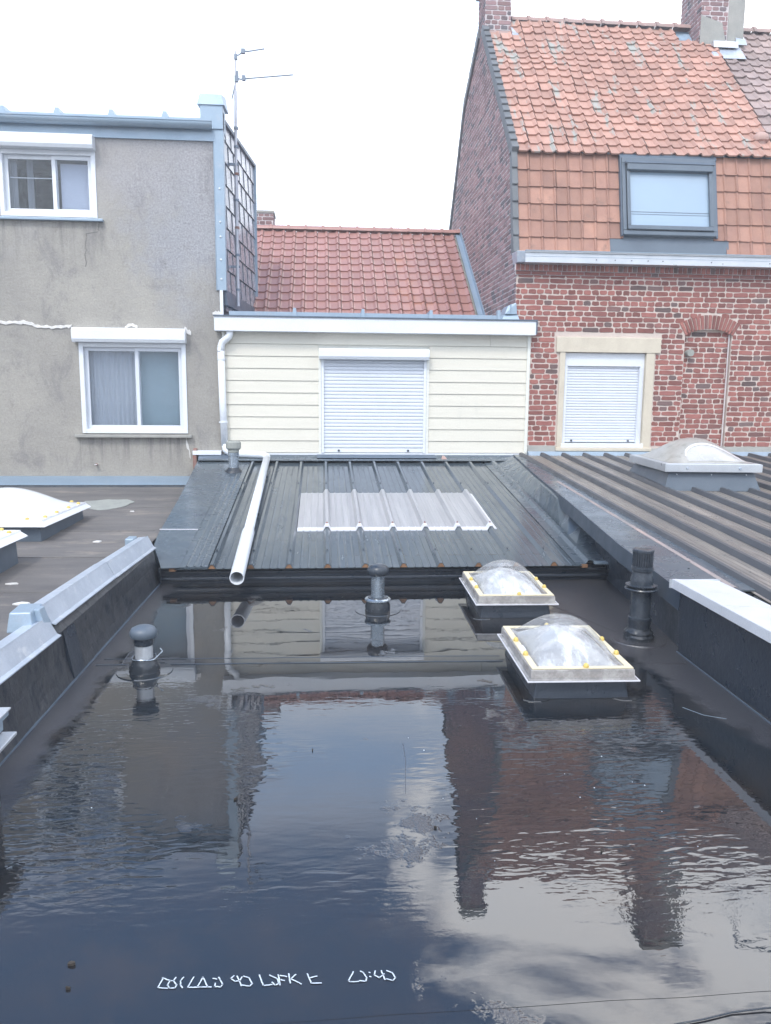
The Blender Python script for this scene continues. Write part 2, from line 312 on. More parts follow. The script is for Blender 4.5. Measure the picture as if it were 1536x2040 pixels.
def stucco():
    m, t, p = mk('grey_render')
    n = nnoise(t, 0.8, 7, 0.7)
    col = nmix(t, nrange(t, n, 0.36, 0.64), (0.37,0.350,0.312), (0.295,0.280,0.256))
    g = t.nodes.new('ShaderNodeNewGeometry'); sp = t.nodes.new('ShaderNodeSeparateXYZ'); t.links.new(g.outputs['Position'], sp.inputs[0])
    # coarse bluish pebbledash zone at the upper right of the wall, own ragged outline
    wob = nmath(t, 'MULTIPLY', nmath(t, 'SUBTRACT', nnoise(t, 1.3, 6, 0.7), 0.5), 2.2)
    zone = nmath(t, 'MULTIPLY', nrange(t, nmath(t, 'ADD', sp.outputs[0], wob), -2.7, -1.9, 0, 1, True), nrange(t, nmath(t, 'ADD', sp.outputs[2], wob), 2.4, 3.3, 0, 1, True))
    col = nmix(t, nmath(t, 'MULTIPLY', zone, 0.8), col, (0.32,0.325,0.35))
    top = nrange(t, nmath(t, 'ADD', sp.outputs[2], wob), 3.4, 4.4, 0, 0.6, True)
    col = nmix(t, top, col, (0.37,0.355,0.36))
    st = nrange(t, nnoise(t, 2.4, 8, 0.78, (1,1,0.6), 0.5, (4,2,8)), 0.50, 0.66, 0, 0.48, True)
    col = nmix(t, st, col, (0.175,0.17,0.175))
    st2 = nrange(t, nnoise(t, 5.5, 8, 0.8, (1,1,0.7), 0.8, (1,5,3)), 0.57, 0.70, 0, 0.32, True)
    col = nmix(t, st2, col, (0.19,0.175,0.15))
    def win(v, a, c, e): return nmath(t, 'MULTIPLY', nrange(t, v, a-e, a+e), nrange(t, v, c+e, c-e))
    run = nrange(t, nnoise(t, 9, 4, 0.65, (1.6, 1, 0.12), off=(2, 0, 5)), 0.45, 0.66, 0, 1, True)
    z1 = nmath(t, 'MULTIPLY', win(sp.outputs[0], -3.22, -1.68, .04), nrange(t, sp.outputs[2], 0.96, 0.45, 0.75, 0))
    z1 = nmath(t, 'MULTIPLY', z1, nrange(t, sp.outputs[2], 0.97, 0.96, 0, 1))
    z2 = nmath(t, 'MULTIPLY', win(sp.outputs[0], -4.1, -2.72, .04), nmath(t, 'MULTIPLY', nrange(t, sp.outputs[2], 3.66, 3.0, 0.6, 0), nrange(t, sp.outputs[2], 3.68, 3.66, 0, 1)))
    col = nmix(t, nmath(t, 'MULTIPLY', run, nmath(t, 'ADD', z1, z2)), col, (0.15,0.145,0.14))
    grain = nnoise(t, 42, 4, 0.75)
    col = nmix(t, nmath(t, 'ADD', 0.38, nmath(t, 'MULTIPLY', zone, 0.5)), col, nmix(t, 1.0, col, nmix(t, nrange(t, grain, 0.3, 0.7), (0.66,)*3, (1.32,)*3), 'MULTIPLY'))
    t.links.new(col, p.inputs['Base Color']); p.inputs['Roughness'].default_value = 0.92
    nbump(t, p, grain, 0.005)
    nbump(t, p, nnoise(t, 7, 6, 0.7), 0.012)
    return m
M['stucco'] = stucco()

def glass(name, tint=(0.9,0.95,1.0), rough=0.0):
    m, t, p = mk(name)
    p.inputs['Base Color'].default_value = (*tint, 1); p.inputs['Transmission Weight'].default_value = 1.0
    p.inputs['Roughness'].default_value = rough; p.inputs['IOR'].default_value = 1.5
    return m
def refl_glass(name, col, rough=0.03):
    m, t, p = mk(name)
    c = nmix(t, nnoise(t, 1.2, 3, 0.5), col, tuple(x*0.8 for x in col))
    t.links.new(c, p.inputs['Base Color']); p.inputs['Roughness'].default_value = rough
    p.inputs['Specular IOR Level'].default_value = 0.9
    return m
M['glass'] = glass('window_glass')
M['glass_roof'] = refl_glass('roof_window_glass', (0.30,0.41,0.52), 0.05)
def acrylic(name, fac, col, rough=0.12, dirt=0.5):
    m, t, p = mk(name)
    o = t.nodes['Material Output']; tr = t.nodes.new('ShaderNodeBsdfTransparent'); tr.inputs[0].default_value = (0.93,0.95,0.96,1)
    mx = t.nodes.new('ShaderNodeMixShader')
    p.inputs['Base Color'].default_value = (*col, 1); p.inputs['Roughness'].default_value = rough
    n = nnoise(t, 9, 8, 0.75); f = nrange(t, n, 0.40, 0.66, fac, min(1, fac+dirt), True)
    lw = t.nodes.new('ShaderNodeLayerWeight'); lw.inputs[0].default_value = 0.35
    f2 = nmath(t, 'MAXIMUM', f, nmath(t, 'MULTIPLY', lw.outputs['Facing'], 0.42))
    t.links.new(f2, mx.inputs[0]); t.links.new(tr.outputs[0], mx.inputs[1]); t.links.new(p.outputs[0], mx.inputs[2])
    t.links.new(mx.outputs[0], o.inputs[0])
    return m
M['clear_dome'] = acrylic('clear_acrylic', 0.10, (0.72,0.71,0.70), 0.05, 0.34)
M['flange'] = acrylic('acrylic_flange', 0.45, (0.52,0.50,0.48), 0.2, 0.35)
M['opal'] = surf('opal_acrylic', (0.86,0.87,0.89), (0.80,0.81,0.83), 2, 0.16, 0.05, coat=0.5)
M['old_dome'] = surf('mossy_acrylic', (0.40,0.385,0.355), (0.34,0.33,0.30), 5, 0.35, 0.1, coat=0.4, c3=(0.27,0.26,0.22), c3scale=12, c3thr=(0.5,0.7))
M['inner_dome'] = surf('inner_opal', (0.50,0.50,0.51), (0.36,0.355,0.36), 4, 0.22, 0.1, c3=(0.72,0.72,0.73), c3scale=4.5, c3thr=(0.48,0.58), coat=0.8, c3stretch=(2.2,.6,1))  # pale streaks in the colour are painted glare
M['translucent'] = surf('translucent_sheet', (0.40,0.395,0.40), (0.30,0.30,0.31), 2.2, 0.42, 0.08, stretch=(9,0.4,1), c3=(0.25,0.25,0.255), c3scale=7, c3thr=(0.6,0.74), c3stretch=(5,0.5,1))
M['frosted'] = surf('frosted_edge', (0.70,0.70,0.73), (0.60,0.60,0.64), 12, 0.4, 0.1)

# ================================================================== SETTING
g = MB(); g.quad((-300,-300,-3.6),(300,-300,-3.6),(300,300,-3.6),(-300,300,-3.6))
struct(g.build('ground', M['ground']))

# ================================================================== bricks
PITCH = 0.0693
def brick_poly(mb, place, u0, u1, z0, z1, d, irr=0.0045):
    rnd = random.uniform
    c = min(0.012, (u1-u0)*0.2)
    pts = [(u0+c,z0),((u0+u1)/2,z0),(u1-c,z0),(u1,z0+c),(u1,z1-c),(u1-c,z1),((u0+u1)/2,z1),(u0+c,z1),(u0,z1-c),(u0,z0+c)]
    pts = [(a+rnd(-irr,irr), b+rnd(-irr,irr)) for a, b in pts]
    dd = d + rnd(-0.0015, 0.0015); n = len(pts)
    vs = [place(a, b, 0.0) for a, b in pts] + [place(a+(0.002 if a < (u0+u1)/2 else -0.002), b+(0.002 if b < (z0+z1)/2 else -0.002), dd) for a, b in pts]
    fs = [tuple(range(n, 2*n))] + [(i, (i+1) % n, n+(i+1) % n, n+i) for i in range(n)]
    mb.add(vs, fs)
def brick_wall(mb, place, u0, u1, z0, z1, holes=(), keep=None, d=0.006, joint=0.013, off=0.0, irr=0.0045):
    r = 0; z = z0
    while z < z1-0.02:
        zt = min(z+PITCH-joint, z1)
        w = 0.218 if r % 2 == 0 else 0.109
        u = u0 - random.uniform(0, w) if r % 3 else u0 - w*0.5
        while u < u1:
            ww = w*random.uniform(0.9, 1.12)
            if r % 2 and random.random() < 0.13: ww = 0.218
            if r % 2 == 0 and random.random() < 0.12: ww = 0.109
            a, b = max(u, u0), min(u+ww-joint, u1)
            segs = [(a, b)]
            zc = (z+zt)/2
            for h in holes:
                if callable(h): segs = h(segs, z, zt); continue
                hx0, hx1, hz0, hz1 = h
                if zt > hz0+0.004 and z < hz1-0.004:
                    ns = []
                    for s0, s1 in segs:
                        if s1 <= hx0 or s0 >= hx1: ns.append((s0, s1)); continue
                        if s0 < hx0-0.02: ns.append((s0, hx0-0.004))
                        if s1 > hx1+0.02: ns.append((hx1+0.004, s1))
                    segs = ns
            for s0, s1 in segs:
                if s1-s0 < 0.022: continue
                if keep and not (keep(s0, zc) and keep(s1, zc) and keep((s0+s1)/2, zt)): continue
                brick_poly(mb, place, s0, s1, z+random.uniform(-.002,.002), zt+random.uniform(-.002,.002), d, irr)
            u += ww
        z += PITCH; r += 1
    return mb

# ================================================================== tiles
def tiles(mb, org, U, V, nrm, ncol, nrow, w, e, keep=None, kind='roll', th=0.016, jit=0.003, stag=0.0, sag=0.0):
    """courses of overlapping clay tiles; row 0 is the lowest"""
    if kind == 'roll': prof = [(0.0,0.010),(0.10,0.002),(0.62,0.004),(0.72,0.020),(0.80,0.031),(0.89,0.027),(0.97,0.008)]
    else: prof = [(0.0,0.006),(0.05,0.002),(0.45,0.004),(0.80,0.003),(0.86,0.020),(0.92,0.026),(0.985,0.016)]
    n = len(prof); org = Vector(org)
    for r in range(nrow-1, -1, -1):
        for c in range(-1, ncol+1):
            cu = (c + (stag if r % 2 else 0)) * w
            if keep and not keep(cu + w/2, r*e + e/2): continue
            j1, j2, j3 = [random.uniform(-jit, jit) for _ in range(3)]
            def P(u, v, h):
                q = org + U*u + V*v
                return q + nrm*(h + sag*mnoise.noise(q*0.9))
            lo = [P(cu + a*w + j1, r*e - 0.012 + j2, h + th + 0.016 + j3*0.6) for a, h in prof]
            up = [P(cu + a*w + j1, r*e + e*1.04, h + 0.010 + j3*0.3) for a, h in prof]
            bt = [P(cu + a*w + j1, r*e - 0.012 + j2, h + 0.012 + j3*0.6) for a, h in prof]
            fs = []
            for i in range(n-1):
                fs.append((i, i+1, n+i+1, n+i)); fs.append((2*n+i, 2*n+i+1, i+1, i))
            fs.append((0, n, 2*n)); fs.append((n-1, 3*n-1, 2*n-1))
            mb.add(lo+up+bt, fs)
    return mb

# ================================================================== FLAT ROOF (foreground)
fr = thing('flat_roof', (0.4, 3.0, 0), 'wet black bitumen flat roof with standing water filling the foreground', 'flat roof')
b = MB()
nx, ny = 2, 2
b.quad((-1.47,-3.5,0),(2.3,-3.5,0),(2.75,6.55,0),(-1.47,6.55,0))
b.build('membrane', M['membrane'], fr)
b = MB(); b.box(-1.46,2.28,-3.5,6.5,-3.6,-0.01); b.build('roof_body', M['cement'], fr)
def strip(pts, w, z=0.0018, name='seam', mat='membrane', lab=None, par=fr):
    m = MB(); pts = [Vector((p[0], p[1], 0)) for p in pts]; lo, up = [], []
    for i, p in enumerate(pts):
        d = (pts[min(i+1, len(pts)-1)]-pts[max(i-1, 0)]).normalized(); nn = Vector((-d.y, d.x, 0))
        lo.append(p - nn*w/2); up.append(p + nn*w/2)
    vs = [(*q.xy, z) for q in lo] + [(*q.xy, z) for q in up] + [(*q.xy, 0.0004) for q in lo] + [(*q.xy, 0.0004) for q in up]
    n = len(pts); fs = []
    for i in range(n-1):
        fs += [(i, i+1, n+i+1, n+i), (2*n+i, 2*n+i+1, i+1, i), (n+i, n+i+1, 3*n+i+1, 3*n+i)]
    fs += [(0, n, 3*n, 2*n), (n-1, 3*n-1, 4*n-1, 2*n-1)]
    m.add(vs, fs); return m.build(name, M[mat], par, lab)
def wob(p0, p1, n, a):
    return [(p0[0]+(p1[0]-p0[0])*i/n + random.uniform(-a, a)*0.3, p0[1]+(p1[1]-p0[1])*i/n + random.uniform(-a, a)) for i in range(n+1)]
strip(wob((-1.30,4.46),(1.05,4.40),18,0.006), 0.085)
strip(wob((1.60,4.33),(2.12,4.30),6,0.004), 0.085)
strip(wob((-1.2,1.76),(1.9,1.80),16,0.004), 0.05, 0.0009)
strip(wob((1.72,5.55),(2.05,4.62),8,0.004), 0.05)
strip(wob((-1.30,4.412),(1.05,4.355),18,0.004), 0.007, 0.0035, 'seam_edge', 'edge_dark')
strip(wob((-1.28,4.505),(1.05,4.445),18,0.004), 0.005, 0.0035, 'seam_edge', 'edge_dark')
# bright sealing line along the foot of the upstands
strip(wob((-1.352,3.05),(-1.325,6.35),26,0.0), 0.012, 0.006, 'sealing_line', 'zinc_dark')
strip(wob((2.115,2.6),(2.155,4.46),16,0.0), 0.007, 0.006, 'sealing_line', 'zinc_dark')
strip([(0.352,3.30),(0.348,3.14),(0.33,2.98),(0.318,2.86)], 0.0025, 0.0012, 'scratch', 'black')
strip([(1.80,3.62),(1.86,3.52),(1.95,3.47)], 0.003, 0.0012, 'scratch', 'zinc')
G = [[(-0.43, 1.923), (-0.437, 1.888), (-0.412, 1.883)], [(-0.432, 1.922), (-0.411, 1.911), (-0.401, 1.91), (-0.39, 1.894), (-0.392, 1.883), (-0.406, 1.884), (-0.414, 1.895), (-0.411, 1.911)], [(-0.401, 1.91), (-0.397, 1.921)], [(-0.376, 1.921), (-0.382, 1.909), (-0.38, 1.893), (-0.373, 1.883)], [(-0.35, 1.919), (-0.359, 1.883), (-0.324, 1.881)], [(-0.325, 1.918), (-0.334, 1.883), (-0.298, 1.88)], [(-0.325, 1.918), (-0.308, 1.881)], [(-0.298, 1.911), (-0.287, 1.907)], [(-0.283, 1.914), (-0.278, 1.905), (-0.269, 1.887), (-0.273, 1.879), (-0.29, 1.881), (-0.289, 1.893)], [(-0.243, 1.917), (-0.25, 1.907), (-0.238, 1.896), (-0.226, 1.898), (-0.221, 1.911)], [(-0.234, 1.915), (-0.22, 1.879)], [(-0.217, 1.913), (-0.202, 1.906), (-0.192, 1.886), (-0.198, 1.876), (-0.218, 1.882)], [(-0.176, 1.915), (-0.162, 1.876), (-0.139, 1.878)], [(-0.148, 1.913), (-0.138, 1.906), (-0.127, 1.898), (-0.121, 1.881), (-0.13, 1.874), (-0.14, 1.886)], [(-0.125, 1.912), (-0.118, 1.875)], [(-0.12, 1.909), (-0.102, 1.904)], [(-0.117, 1.894), (-0.107, 1.89)], [(-0.097, 1.914), (-0.091, 1.879)], [(-0.078, 1.91), (-0.091, 1.895), (-0.062, 1.875)], [(-0.047, 1.91), (-0.036, 1.876), (-0.009, 1.874)], [(-0.04, 1.895), (-0.021, 1.9)], [(0.077, 1.91), (0.063, 1.878), (0.068, 1.873), (0.089, 1.873)], [(0.096, 1.91), (0.104, 1.904), (0.112, 1.884), (0.108, 1.872), (0.092, 1.876)], [(0.119, 1.904), (0.122, 1.903)], [(0.12, 1.889), (0.123, 1.888)], [(0.136, 1.909), (0.133, 1.894), (0.146, 1.882), (0.159, 1.896)], [(0.153, 1.908), (0.16, 1.875)], [(0.167, 1.907), (0.181, 1.899), (0.189, 1.879), (0.181, 1.87), (0.165, 1.878)]]
b = MB()
for s in G:
    for (x0, y0), (x1, y1) in zip(s[:-1], s[1:]):
        d = Vector((x1-x0, y1-y0, 0)); ln = max(d.length, 1e-5); d /= ln; n = Vector((-d.y, d.x, 0))*0.0017
        k = max(2, int(ln/0.004)); prev = None
        for i in range(k+1):
            q = Vector((x0, y0, 0.0022)) + d*(-0.0012 + (ln+0.0024)*i/k) + Vector((random.uniform(-.0005,.0005), random.uniform(-.0005,.0005), 0))
            cur = (q - n*random.uniform(.8,1.25), q + n*random.uniform(.8,1.25))
            if prev: b.quad(prev[0], cur[0], cur[1], prev[1])
            prev = cur
b.build('printed_marking', M['paint'], fr, 'pale hand marked letters and digits printed on the membrane')

wr = MB(); wr.tube([(.865,1.672,.004),(.95,1.684,.004),(1.03,1.70,.004),(1.12,1.705,.006),(1.20,1.70,.012),(1.24,1.69,.02),(1.22,1.665,.02),(1.15,1.655,.01),(1.10,1.66,.004),(1.07,1.64,.004)], .0022, 6)
wr.build('loose_wire', M['black'], smooth='all', origin=(1.05,1.68,0)); tag(bpy.data.objects['loose_wire'], 'thin black wire curling on the wet roof in the bottom right corner', 'wire')
random.seed(77)
for i in range(14):
    x, y = random.uniform(.35,1.5), random.uniform(2.3,3.4)
    if i > 12: x, y = random.uniform(-1.0,.2), random.uniform(2.2,3.6)
    q = MB(); r = random.uniform(.0012,.0032); q.lathe([(r,.0004),(r*.8,.0018),(.0004,.0022)], (x,y,0), 7); q.build('fleck', M['paint'], fr)
# ------------------------------------------------ left upstand / parapet
pw = thing('parapet_wall', (-1.4, 5.2, 0), 'low black bitumen parapet with pale zinc coping on the left of the wet roof', 'parapet')
b = MB()
ys = [3.05 + i*(6.42-3.05)/30 for i in range(31)]
prof = [(-1.352,0.0),(-1.372,0.06),(-1.392,0.15),(-1.404,0.255),(-1.44,0.30),(-1.545,0.30),(-1.56,-0.2)]
rings = []
for y in ys:
    k = (y-3.05)/(6.42-3.05)
    rings.append([(x + 0.02*k + random.uniform(-.002,.002), y, z + (0.03*(1-k) if z > 0.2 else 0)) for x, z in prof])
b.loft(rings, True, True); b.build('upstand', M['upstand'], pw)
def coping(y0, y1, x0, x1, z0, z1, lab=None, drop=0.0):
    """zinc coping: drip lip, sloped face, narrow flat top, back lip"""
    m = MB(); rg = []
    n = 8
    for i in range(n+1):
        k = i/n; y = y0+(y1-y0)*k; x = x0+(x1-x0)*k; z = z0+(z1-z0)*k
        rg.append([(x+0.024,y,z-0.013),(x+0.024,y,z-0.007),(x+0.003,y,z+0.001),(x-0.040,y,z+0.084),(x-0.044,y,z+0.094),(x-0.050,y,z+0.086),(x-0.120,y,z+0.080),(x-0.132,y,z+0.02),(x-0.126,y,z+0.02),(x-0.116,y,z+0.072),(x-0.054,y,z+0.076),(x-0.037,y,z+0.070),(x-0.002,y,z-0.007)])
    m.loft(rg, True, True); return m.build('coping', M['zinc_pale'], pw, lab)
coping(5.30, 6.50, -1.412, -1.402, 0.318, 0.280)
coping(4.10, 5.295, -1.425, -1.414, 0.348, 0.320)
coping(2.95, 4.095, -1.432, -1.398, 0.310, 0.288)
b = MB(); b.hexa([(-1.605,3.97,.33),(-1.47,3.97,.33),(-1.47,4.16,.33),(-1.605,4.16,.33)],[(-1.59,3.985,.435),(-1.485,3.985,.437),(-1.48,4.15,.44),(-1.595,4.15,.44)])
b.build('coping_cap', M['zinc'], pw, bevel=0.008)
b = MB(); b.hexa([(-1.485,4.03,.36),(-1.425,4.03,.33),(-1.42,4.10,.33),(-1.485,4.10,.36)],[(-1.485,4.03,.438),(-1.458,4.03,.437),(-1.455,4.10,.438),(-1.485,4.10,.440)])
b.build('coping_joint', M['zinc'], pw, bevel=0.004)
b = MB(); b.box(-1.60,-1.53,6.36,6.50,.29,.372); b.build('coping_cap', M['zinc'], pw, bevel=0.01)
b = MB(); b.hexa([(-1.404,4.18,0.01),(-1.384,4.18,0.10),(-1.384,4.36,0.10),(-1.404,4.36,0.01)],[(-1.345,4.18,0.01),(-1.392,4.18,0.27),(-1.392,4.36,0.27),(-1.345,4.36,0.01)])
b.build('bitumen_patch', M['upstand_r'], pw)

nw = thing('parapet_end', (-1.4, 2.2, 0), 'white capped wall end cut off by the left edge, below the zinc coping', 'parapet')
b = MB(); b.box(-1.6,-1.215,-3.0,2.86,0,0.29); b.build('wall', M['upstand_r'], nw)
b = MB(); b.box(-1.62,-1.19,-3.0,2.92,0.335,0.352); b.box(-1.62,-1.205,-3.0,2.90,0.285,0.335); b.build('fascia', M['zinc'], nw)
b = MB(); b.box(-1.62,-1.185,-3.0,2.935,0.353,0.361); b.box(-1.21,-1.155,-3.0,2.90,0.265,0.278); b.build('coping', M['alu'], nw, bevel=0.003)

# ------------------------------------------------ right parapet
rp = thing('parapet_wall', (2.25, 3.0, 0), 'black parapet with broad pale aluminium coping at the right edge of the wet roof', 'parapet')
b = MB(); b.hexa([(2.115,-3,0),(2.42,-3,0),(2.44,4.46,0),(2.165,4.46,0)],[(2.10,-3,.415),(2.40,-3,.415),(2.42,4.44,.415),(2.145,4.44,.415)])
b.build('upstand', M['upstand_r'], rp)
def rcop(y0, y1):
    m = MB(); k = lambda y: 2.085+0.0045*(y)
    m.hexa([(k(y0),y0,.445),(2.40,y0,.43),(2.40,y1,.43),(k(y1),y1,.445)],[(k(y0),y0,.457),(2.40,y0,.440),(2.40,y1,.440),(k(y1),y1,.457)])
    m.hexa([(k(y0)-.003,y0,.402),(k(y0)+.004,y0,.402),(k(y1)+.004,y1,.402),(k(y1)-.003,y1,.402)],[(k(y0)-.003,y0,.4555),(k(y0)+.004,y0,.4555),(k(y1)+.004,y1,.4555),(k(y1)-.003,y1,.4555)])
    m.hexa([(2.396,y0,.38),(2.404,y0,.38),(2.404,y1,.38),(2.396,y1,.38)],[(2.396,y0,.438),(2.404,y0,.438),(2.404,y1,.438),(2.396,y1,.438)])
    return m
rcop(3.872, 4.47).build('coping', M['alu_bright'], rp)
rcop(0.5, 3.868).build('coping', M['alu_bright'], rp)
b = MB(); b.box(2.088,2.404,4.47,4.476,.40,.452); b.build('coping_end', M['alu'], rp)

# ================================================================== LEFT ROOF (dry)
def zl(y): return 0.20 + 0.025*(y-6)
lr = thing('flat_roof', (-4, 7, .2), 'dry grey brown bitumen flat roof left of the zinc coped parapet', 'flat roof')
b = MB(); b.quad((-9,-3,zl(-3)),(-1.52,-3,zl(-3)),(-1.52,10.5,zl(10.5)),(-9,10.5,zl(10.5))); b.build('membrane', M['drybit'], lr)
b = MB(); b.box(-9,-1.62,-3,10.49,-3.6,-0.05); b.build('roof_body', M['cement'], lr)
for y in (4.3, 5.35, 6.4, 7.5, 8.8):
    m = MB(); n = 24; pr = None
    for i in range(n+1):
        x = -9 + 7.4*i/n; yy = y + random.uniform(-.01,.01) + 0.02*math.sin(x*1.7+y)
        cur = [(x, yy-.0, zl(yy)+.0075), (x, yy+.045, zl(yy+.045)+.006), (x, yy-.003, zl(yy)+.0005)]
        if pr: m.quad(pr[2], cur[2], cur[0], pr[0]); m.quad(pr[0], cur[0], cur[1], pr[1])
        pr = cur
    m.build('seam', M['drybit'], lr)
b = MB()   # zinc flashing and bitumen upstand at the foot of the grey wall
b.box(-9,-1.72,10.455,10.49,0.335,0.45); b.box(-9,-1.72,10.44,10.455,0.335,0.345); b.build('wall_flashing', M['zinc'], lr)
b = MB(); b.hexa([(-9,10.38,.29),(-1.72,10.38,.29),(-1.72,10.49,.30),(-9,10.49,.30)],[(-9,10.455,.34),(-1.72,10.455,.34),(-1.72,10.49,.34),(-9,10.49,.34)]); b.build('bitumen_skirt', M['upstand'], lr)
random.seed(21)
m = MB(); pts = []
for i in range(18):
    a = 2*math.pi*i/18; pts.append((-2.48+0.34*math.cos(a)*random.uniform(.75,1.1), 9.05+0.42*math.sin(a)*random.uniform(.6,1.1)))
m.add([(x, y, zl(y)+.008) for x, y in pts]+[(x, y, zl(y)+.001) for x, y in pts], [tuple(range(18))]+[(i+18,(i+1)%18+18,(i+1)%18,i) for i in range(18)])
m.build('repair_patch', M['mastic'], lr)
for k, (x, y) in enumerate([(-2.05,8.55),(-2.75,6.5),(-2.2,5.6),(-1.95,5.1),(-2.0,7.0),(-1.75,4.9),(-2.1,4.6),(-1.7,6.0),(-2.6,6.35)]):
    m = MB(); n = 7; r = random.uniform(.012,.03)
    P = [(x+r*1.8*math.cos(6.28*i/n)*random.uniform(.5,1.3), y+r*math.sin(6.28*i/n)*random.uniform(.5,1.3)) for i in range(n)]
    m.add([(a, c, zl(c)+.010) for a, c in P]+[(a, c, zl(c)+.001) for a, c in P], [tuple(range(n))]+[(i+n,(i+1)%n+n,(i+1)%n,i) for i in range(n)])
    m.build('debris', M['plaster'], lr)

# ================================================================== skylight builder
def dome_mesh(mb, hx, hy, z0, h, n=22, p=2.2, q=1.15):
    vs, fs = [], []
    for j in range(n+1):
        for i in range(n+1):
            u, v = -1+2*i/n, -1+2*j/n
            k = max(0.0, (1-abs(u)**p)*(1-abs(v)**p))**q
            vs.append((u*hx, v*hy, z0+h*k))
    for j in range(n):
        for i in range(n):
            a = j*(n+1)+i; fs.append((a, a+1, a+n+2, a+n+1))
    mb.add(vs, fs)
def frame_ring(mb, hx, hy, w, z0, z1):
    mb.box(-hx,hx,-hy,-hy+w,z0,z1); mb.box(-hx,hx,hy-w,hy,z0,z1)
    mb.box(-hx,-hx+w,-hy+w,hy-w,z0,z1); mb.box(hx-w,hx,-hy+w,hy-w,z0,z1)
def curb(mb, hx, hy, bx, by, z0, z1, zf=None):
    r0 = [(-bx,-by,z0),(bx,-by,z0),(bx,by,z0),(-bx,by,z0)]
    r1 = [(-hx,-hy,z1),(hx,-hy,z1),(hx,hy,z1),(-hx,hy,z1)]
    if zf is not None: r0 = [(x,y,zf(y)) for x,y,z in r0]
    mb.loft([r0, r1], True, True)

def clear_skylight(loc, rot, hx, hy, label):
    t = thing('skylight', loc, label, 'skylight', 'clear domed skylights on the wet roof')
    T = Matrix.Translation(loc) @ Matrix.Rotation(rot, 4, 'Z')
    m = MB(T); curb(m, hx-.035, hy-.035, hx-.015, hy-.01, -0.005, .12); m.build('curb', M['upstand_r'], t, bevel=.008)
    for sx, sy in ((-1,-1),(1,-1)):
        m = MB(T); n = 14; cx, cy = sx*(hx-.03), -(hy-.02)
        m.add([(cx+.075*math.cos(6.283*i/n), cy+.05*math.sin(6.283*i/n), .004) for i in range(n)]+[(cx+.077*math.cos(6.283*i/n), cy+.052*math.sin(6.283*i/n), -.001) for i in range(n)],
              [tuple(range(n))]+[(i+n,(i+1)%n+n,(i+1)%n,i) for i in range(n)])
        m.build('corner_patch', M['membrane'], t)
    m = MB(T); frame_ring(m, hx, hy, .05, .118, .134); m.build('seal_frame', M['ochre_edge'], t)
    m = MB(T)
    r = [[(-a,-c,z),(a,-c,z),(a,c,z),(-a,c,z)] for a, c, z in ((hx+.022,hy+.022,.106),(hx+.006,hy+.006,.113),(hx+.003,hy+.003,.156),(hx-.004,hy-.004,.160),(hx-.052,hy-.052,.161))]
    m.loft(r, True, False); fl = m.build('flange', M['flange'], t)
    m = MB(T); frame_ring(m, hx+.026, hy+.026, .006, .102, .108); m.build('flange_edge', M['frosted'], t)
    m = MB(T); frame_ring(m, hx-.002, hy-.002, .034, .1615, .166); m.build('yellow_strip', M['seal'], t)
    m = MB(T); dome_mesh(m, hx-.045, hy-.045, .160, .168, 28, 2.3, .80); m.build('outer_dome', M['clear_dome'], t, smooth='all')
    m = MB(T); dome_mesh(m, hx-.058, hy-.058, .150, .118, 24, 1.9, .8); m.build('inner_dome', M['inner_dome'], t, smooth='all')
    pos = [(-hx+.018,-hy*.42),(-hx+.018,hy*.22),(hx-.018,-hy*.42),(hx-.018,hy*.22),(0.02,-hy+.018),(0.0,hy-.018)]
    for x, y in pos:
        m = MB(T); m.lathe([(.013,.163),(.015,.170),(.013,.180),(.007,.187),(.001,.189)], (x,y,0), 14); m.build('fixing_cap', M['yellow'], t, smooth=True)
    m = MB(T); m.box(-hx+.008,-hx+.040,-hy*.22,hy*.0,.1665,.1685); m.build('label_sticker', M['white'], t)
    return t
clear_skylight((1.335,4.13,0), R(-1.5), 0.266, 0.376, 'nearer clear domed skylight on the wet roof with yellow screw caps')
clear_skylight((1.355,5.60,0), R(-1.5), 0.266, 0.376, 'farther clear domed skylight on the wet roof, between the mushroom vent and the black flue')

# white opal domes on the dry roof
def white_skylight(loc, hx, hy, h, label, zc=.15):
    t = thing('skylight', loc, label, 'skylight', 'white domed skylights on the dry roof')
    T = Matrix.Translation(loc) @ Matrix.Rotation(R(-2), 4, 'Z')
    m = MB(T); curb(m, hx-.07, hy-.07, hx-.06, hy-.06, -.03, zc); m.build('curb', M['blue_curb'], t)
    m = MB(T); r = [[(-a,-c,z),(a,-c,z),(a,c,z),(-a,c,z)] for a, c, z in ((hx,hy,zc-.02),(hx-.004,hy-.004,zc-.012),(hx-.035,hy-.035,zc+.02),(hx-.04,hy-.04,zc+.035),(hx-.10,hy-.10,zc+.042))]
    m.loft(r, True, False); m.build('rim', M['opal'], t)
    m = MB(T); dome_mesh(m, hx-.10, hy-.10, zc+.041, h, 22, 2.0, 1.0); m.build('dome', M['opal'], t, smooth='all')
    for s in (-1,1):
        for k in (-.7,-.25,.25,.7):
            m = MB(T); m.lathe([(.018,0),(.018,.012),(.008,.02),(.001,.021)], (s*(hx-.065), k*hy, zc+.036), 12); m.build('fixing_cap', M['yellow'], t, smooth=True)
            m = MB(T); m.lathe([(.018,0),(.018,.012),(.008,.02),(.001,.021)], (k*hx, s*(hy-.065), zc+.036), 12); m.build('fixing_cap', M['yellow'], t, smooth=True)
    return t
white_skylight((-2.99,7.62,zl(7.5)), 0.58, 0.62, 0.21, 'large white opal dome skylight below the grey house wall')
white_skylight((-2.93,5.70,zl(5.7)), 0.58, 0.62, 0.20, 'white opal dome skylight at the left edge, only its corner with yellow caps in view', .24)

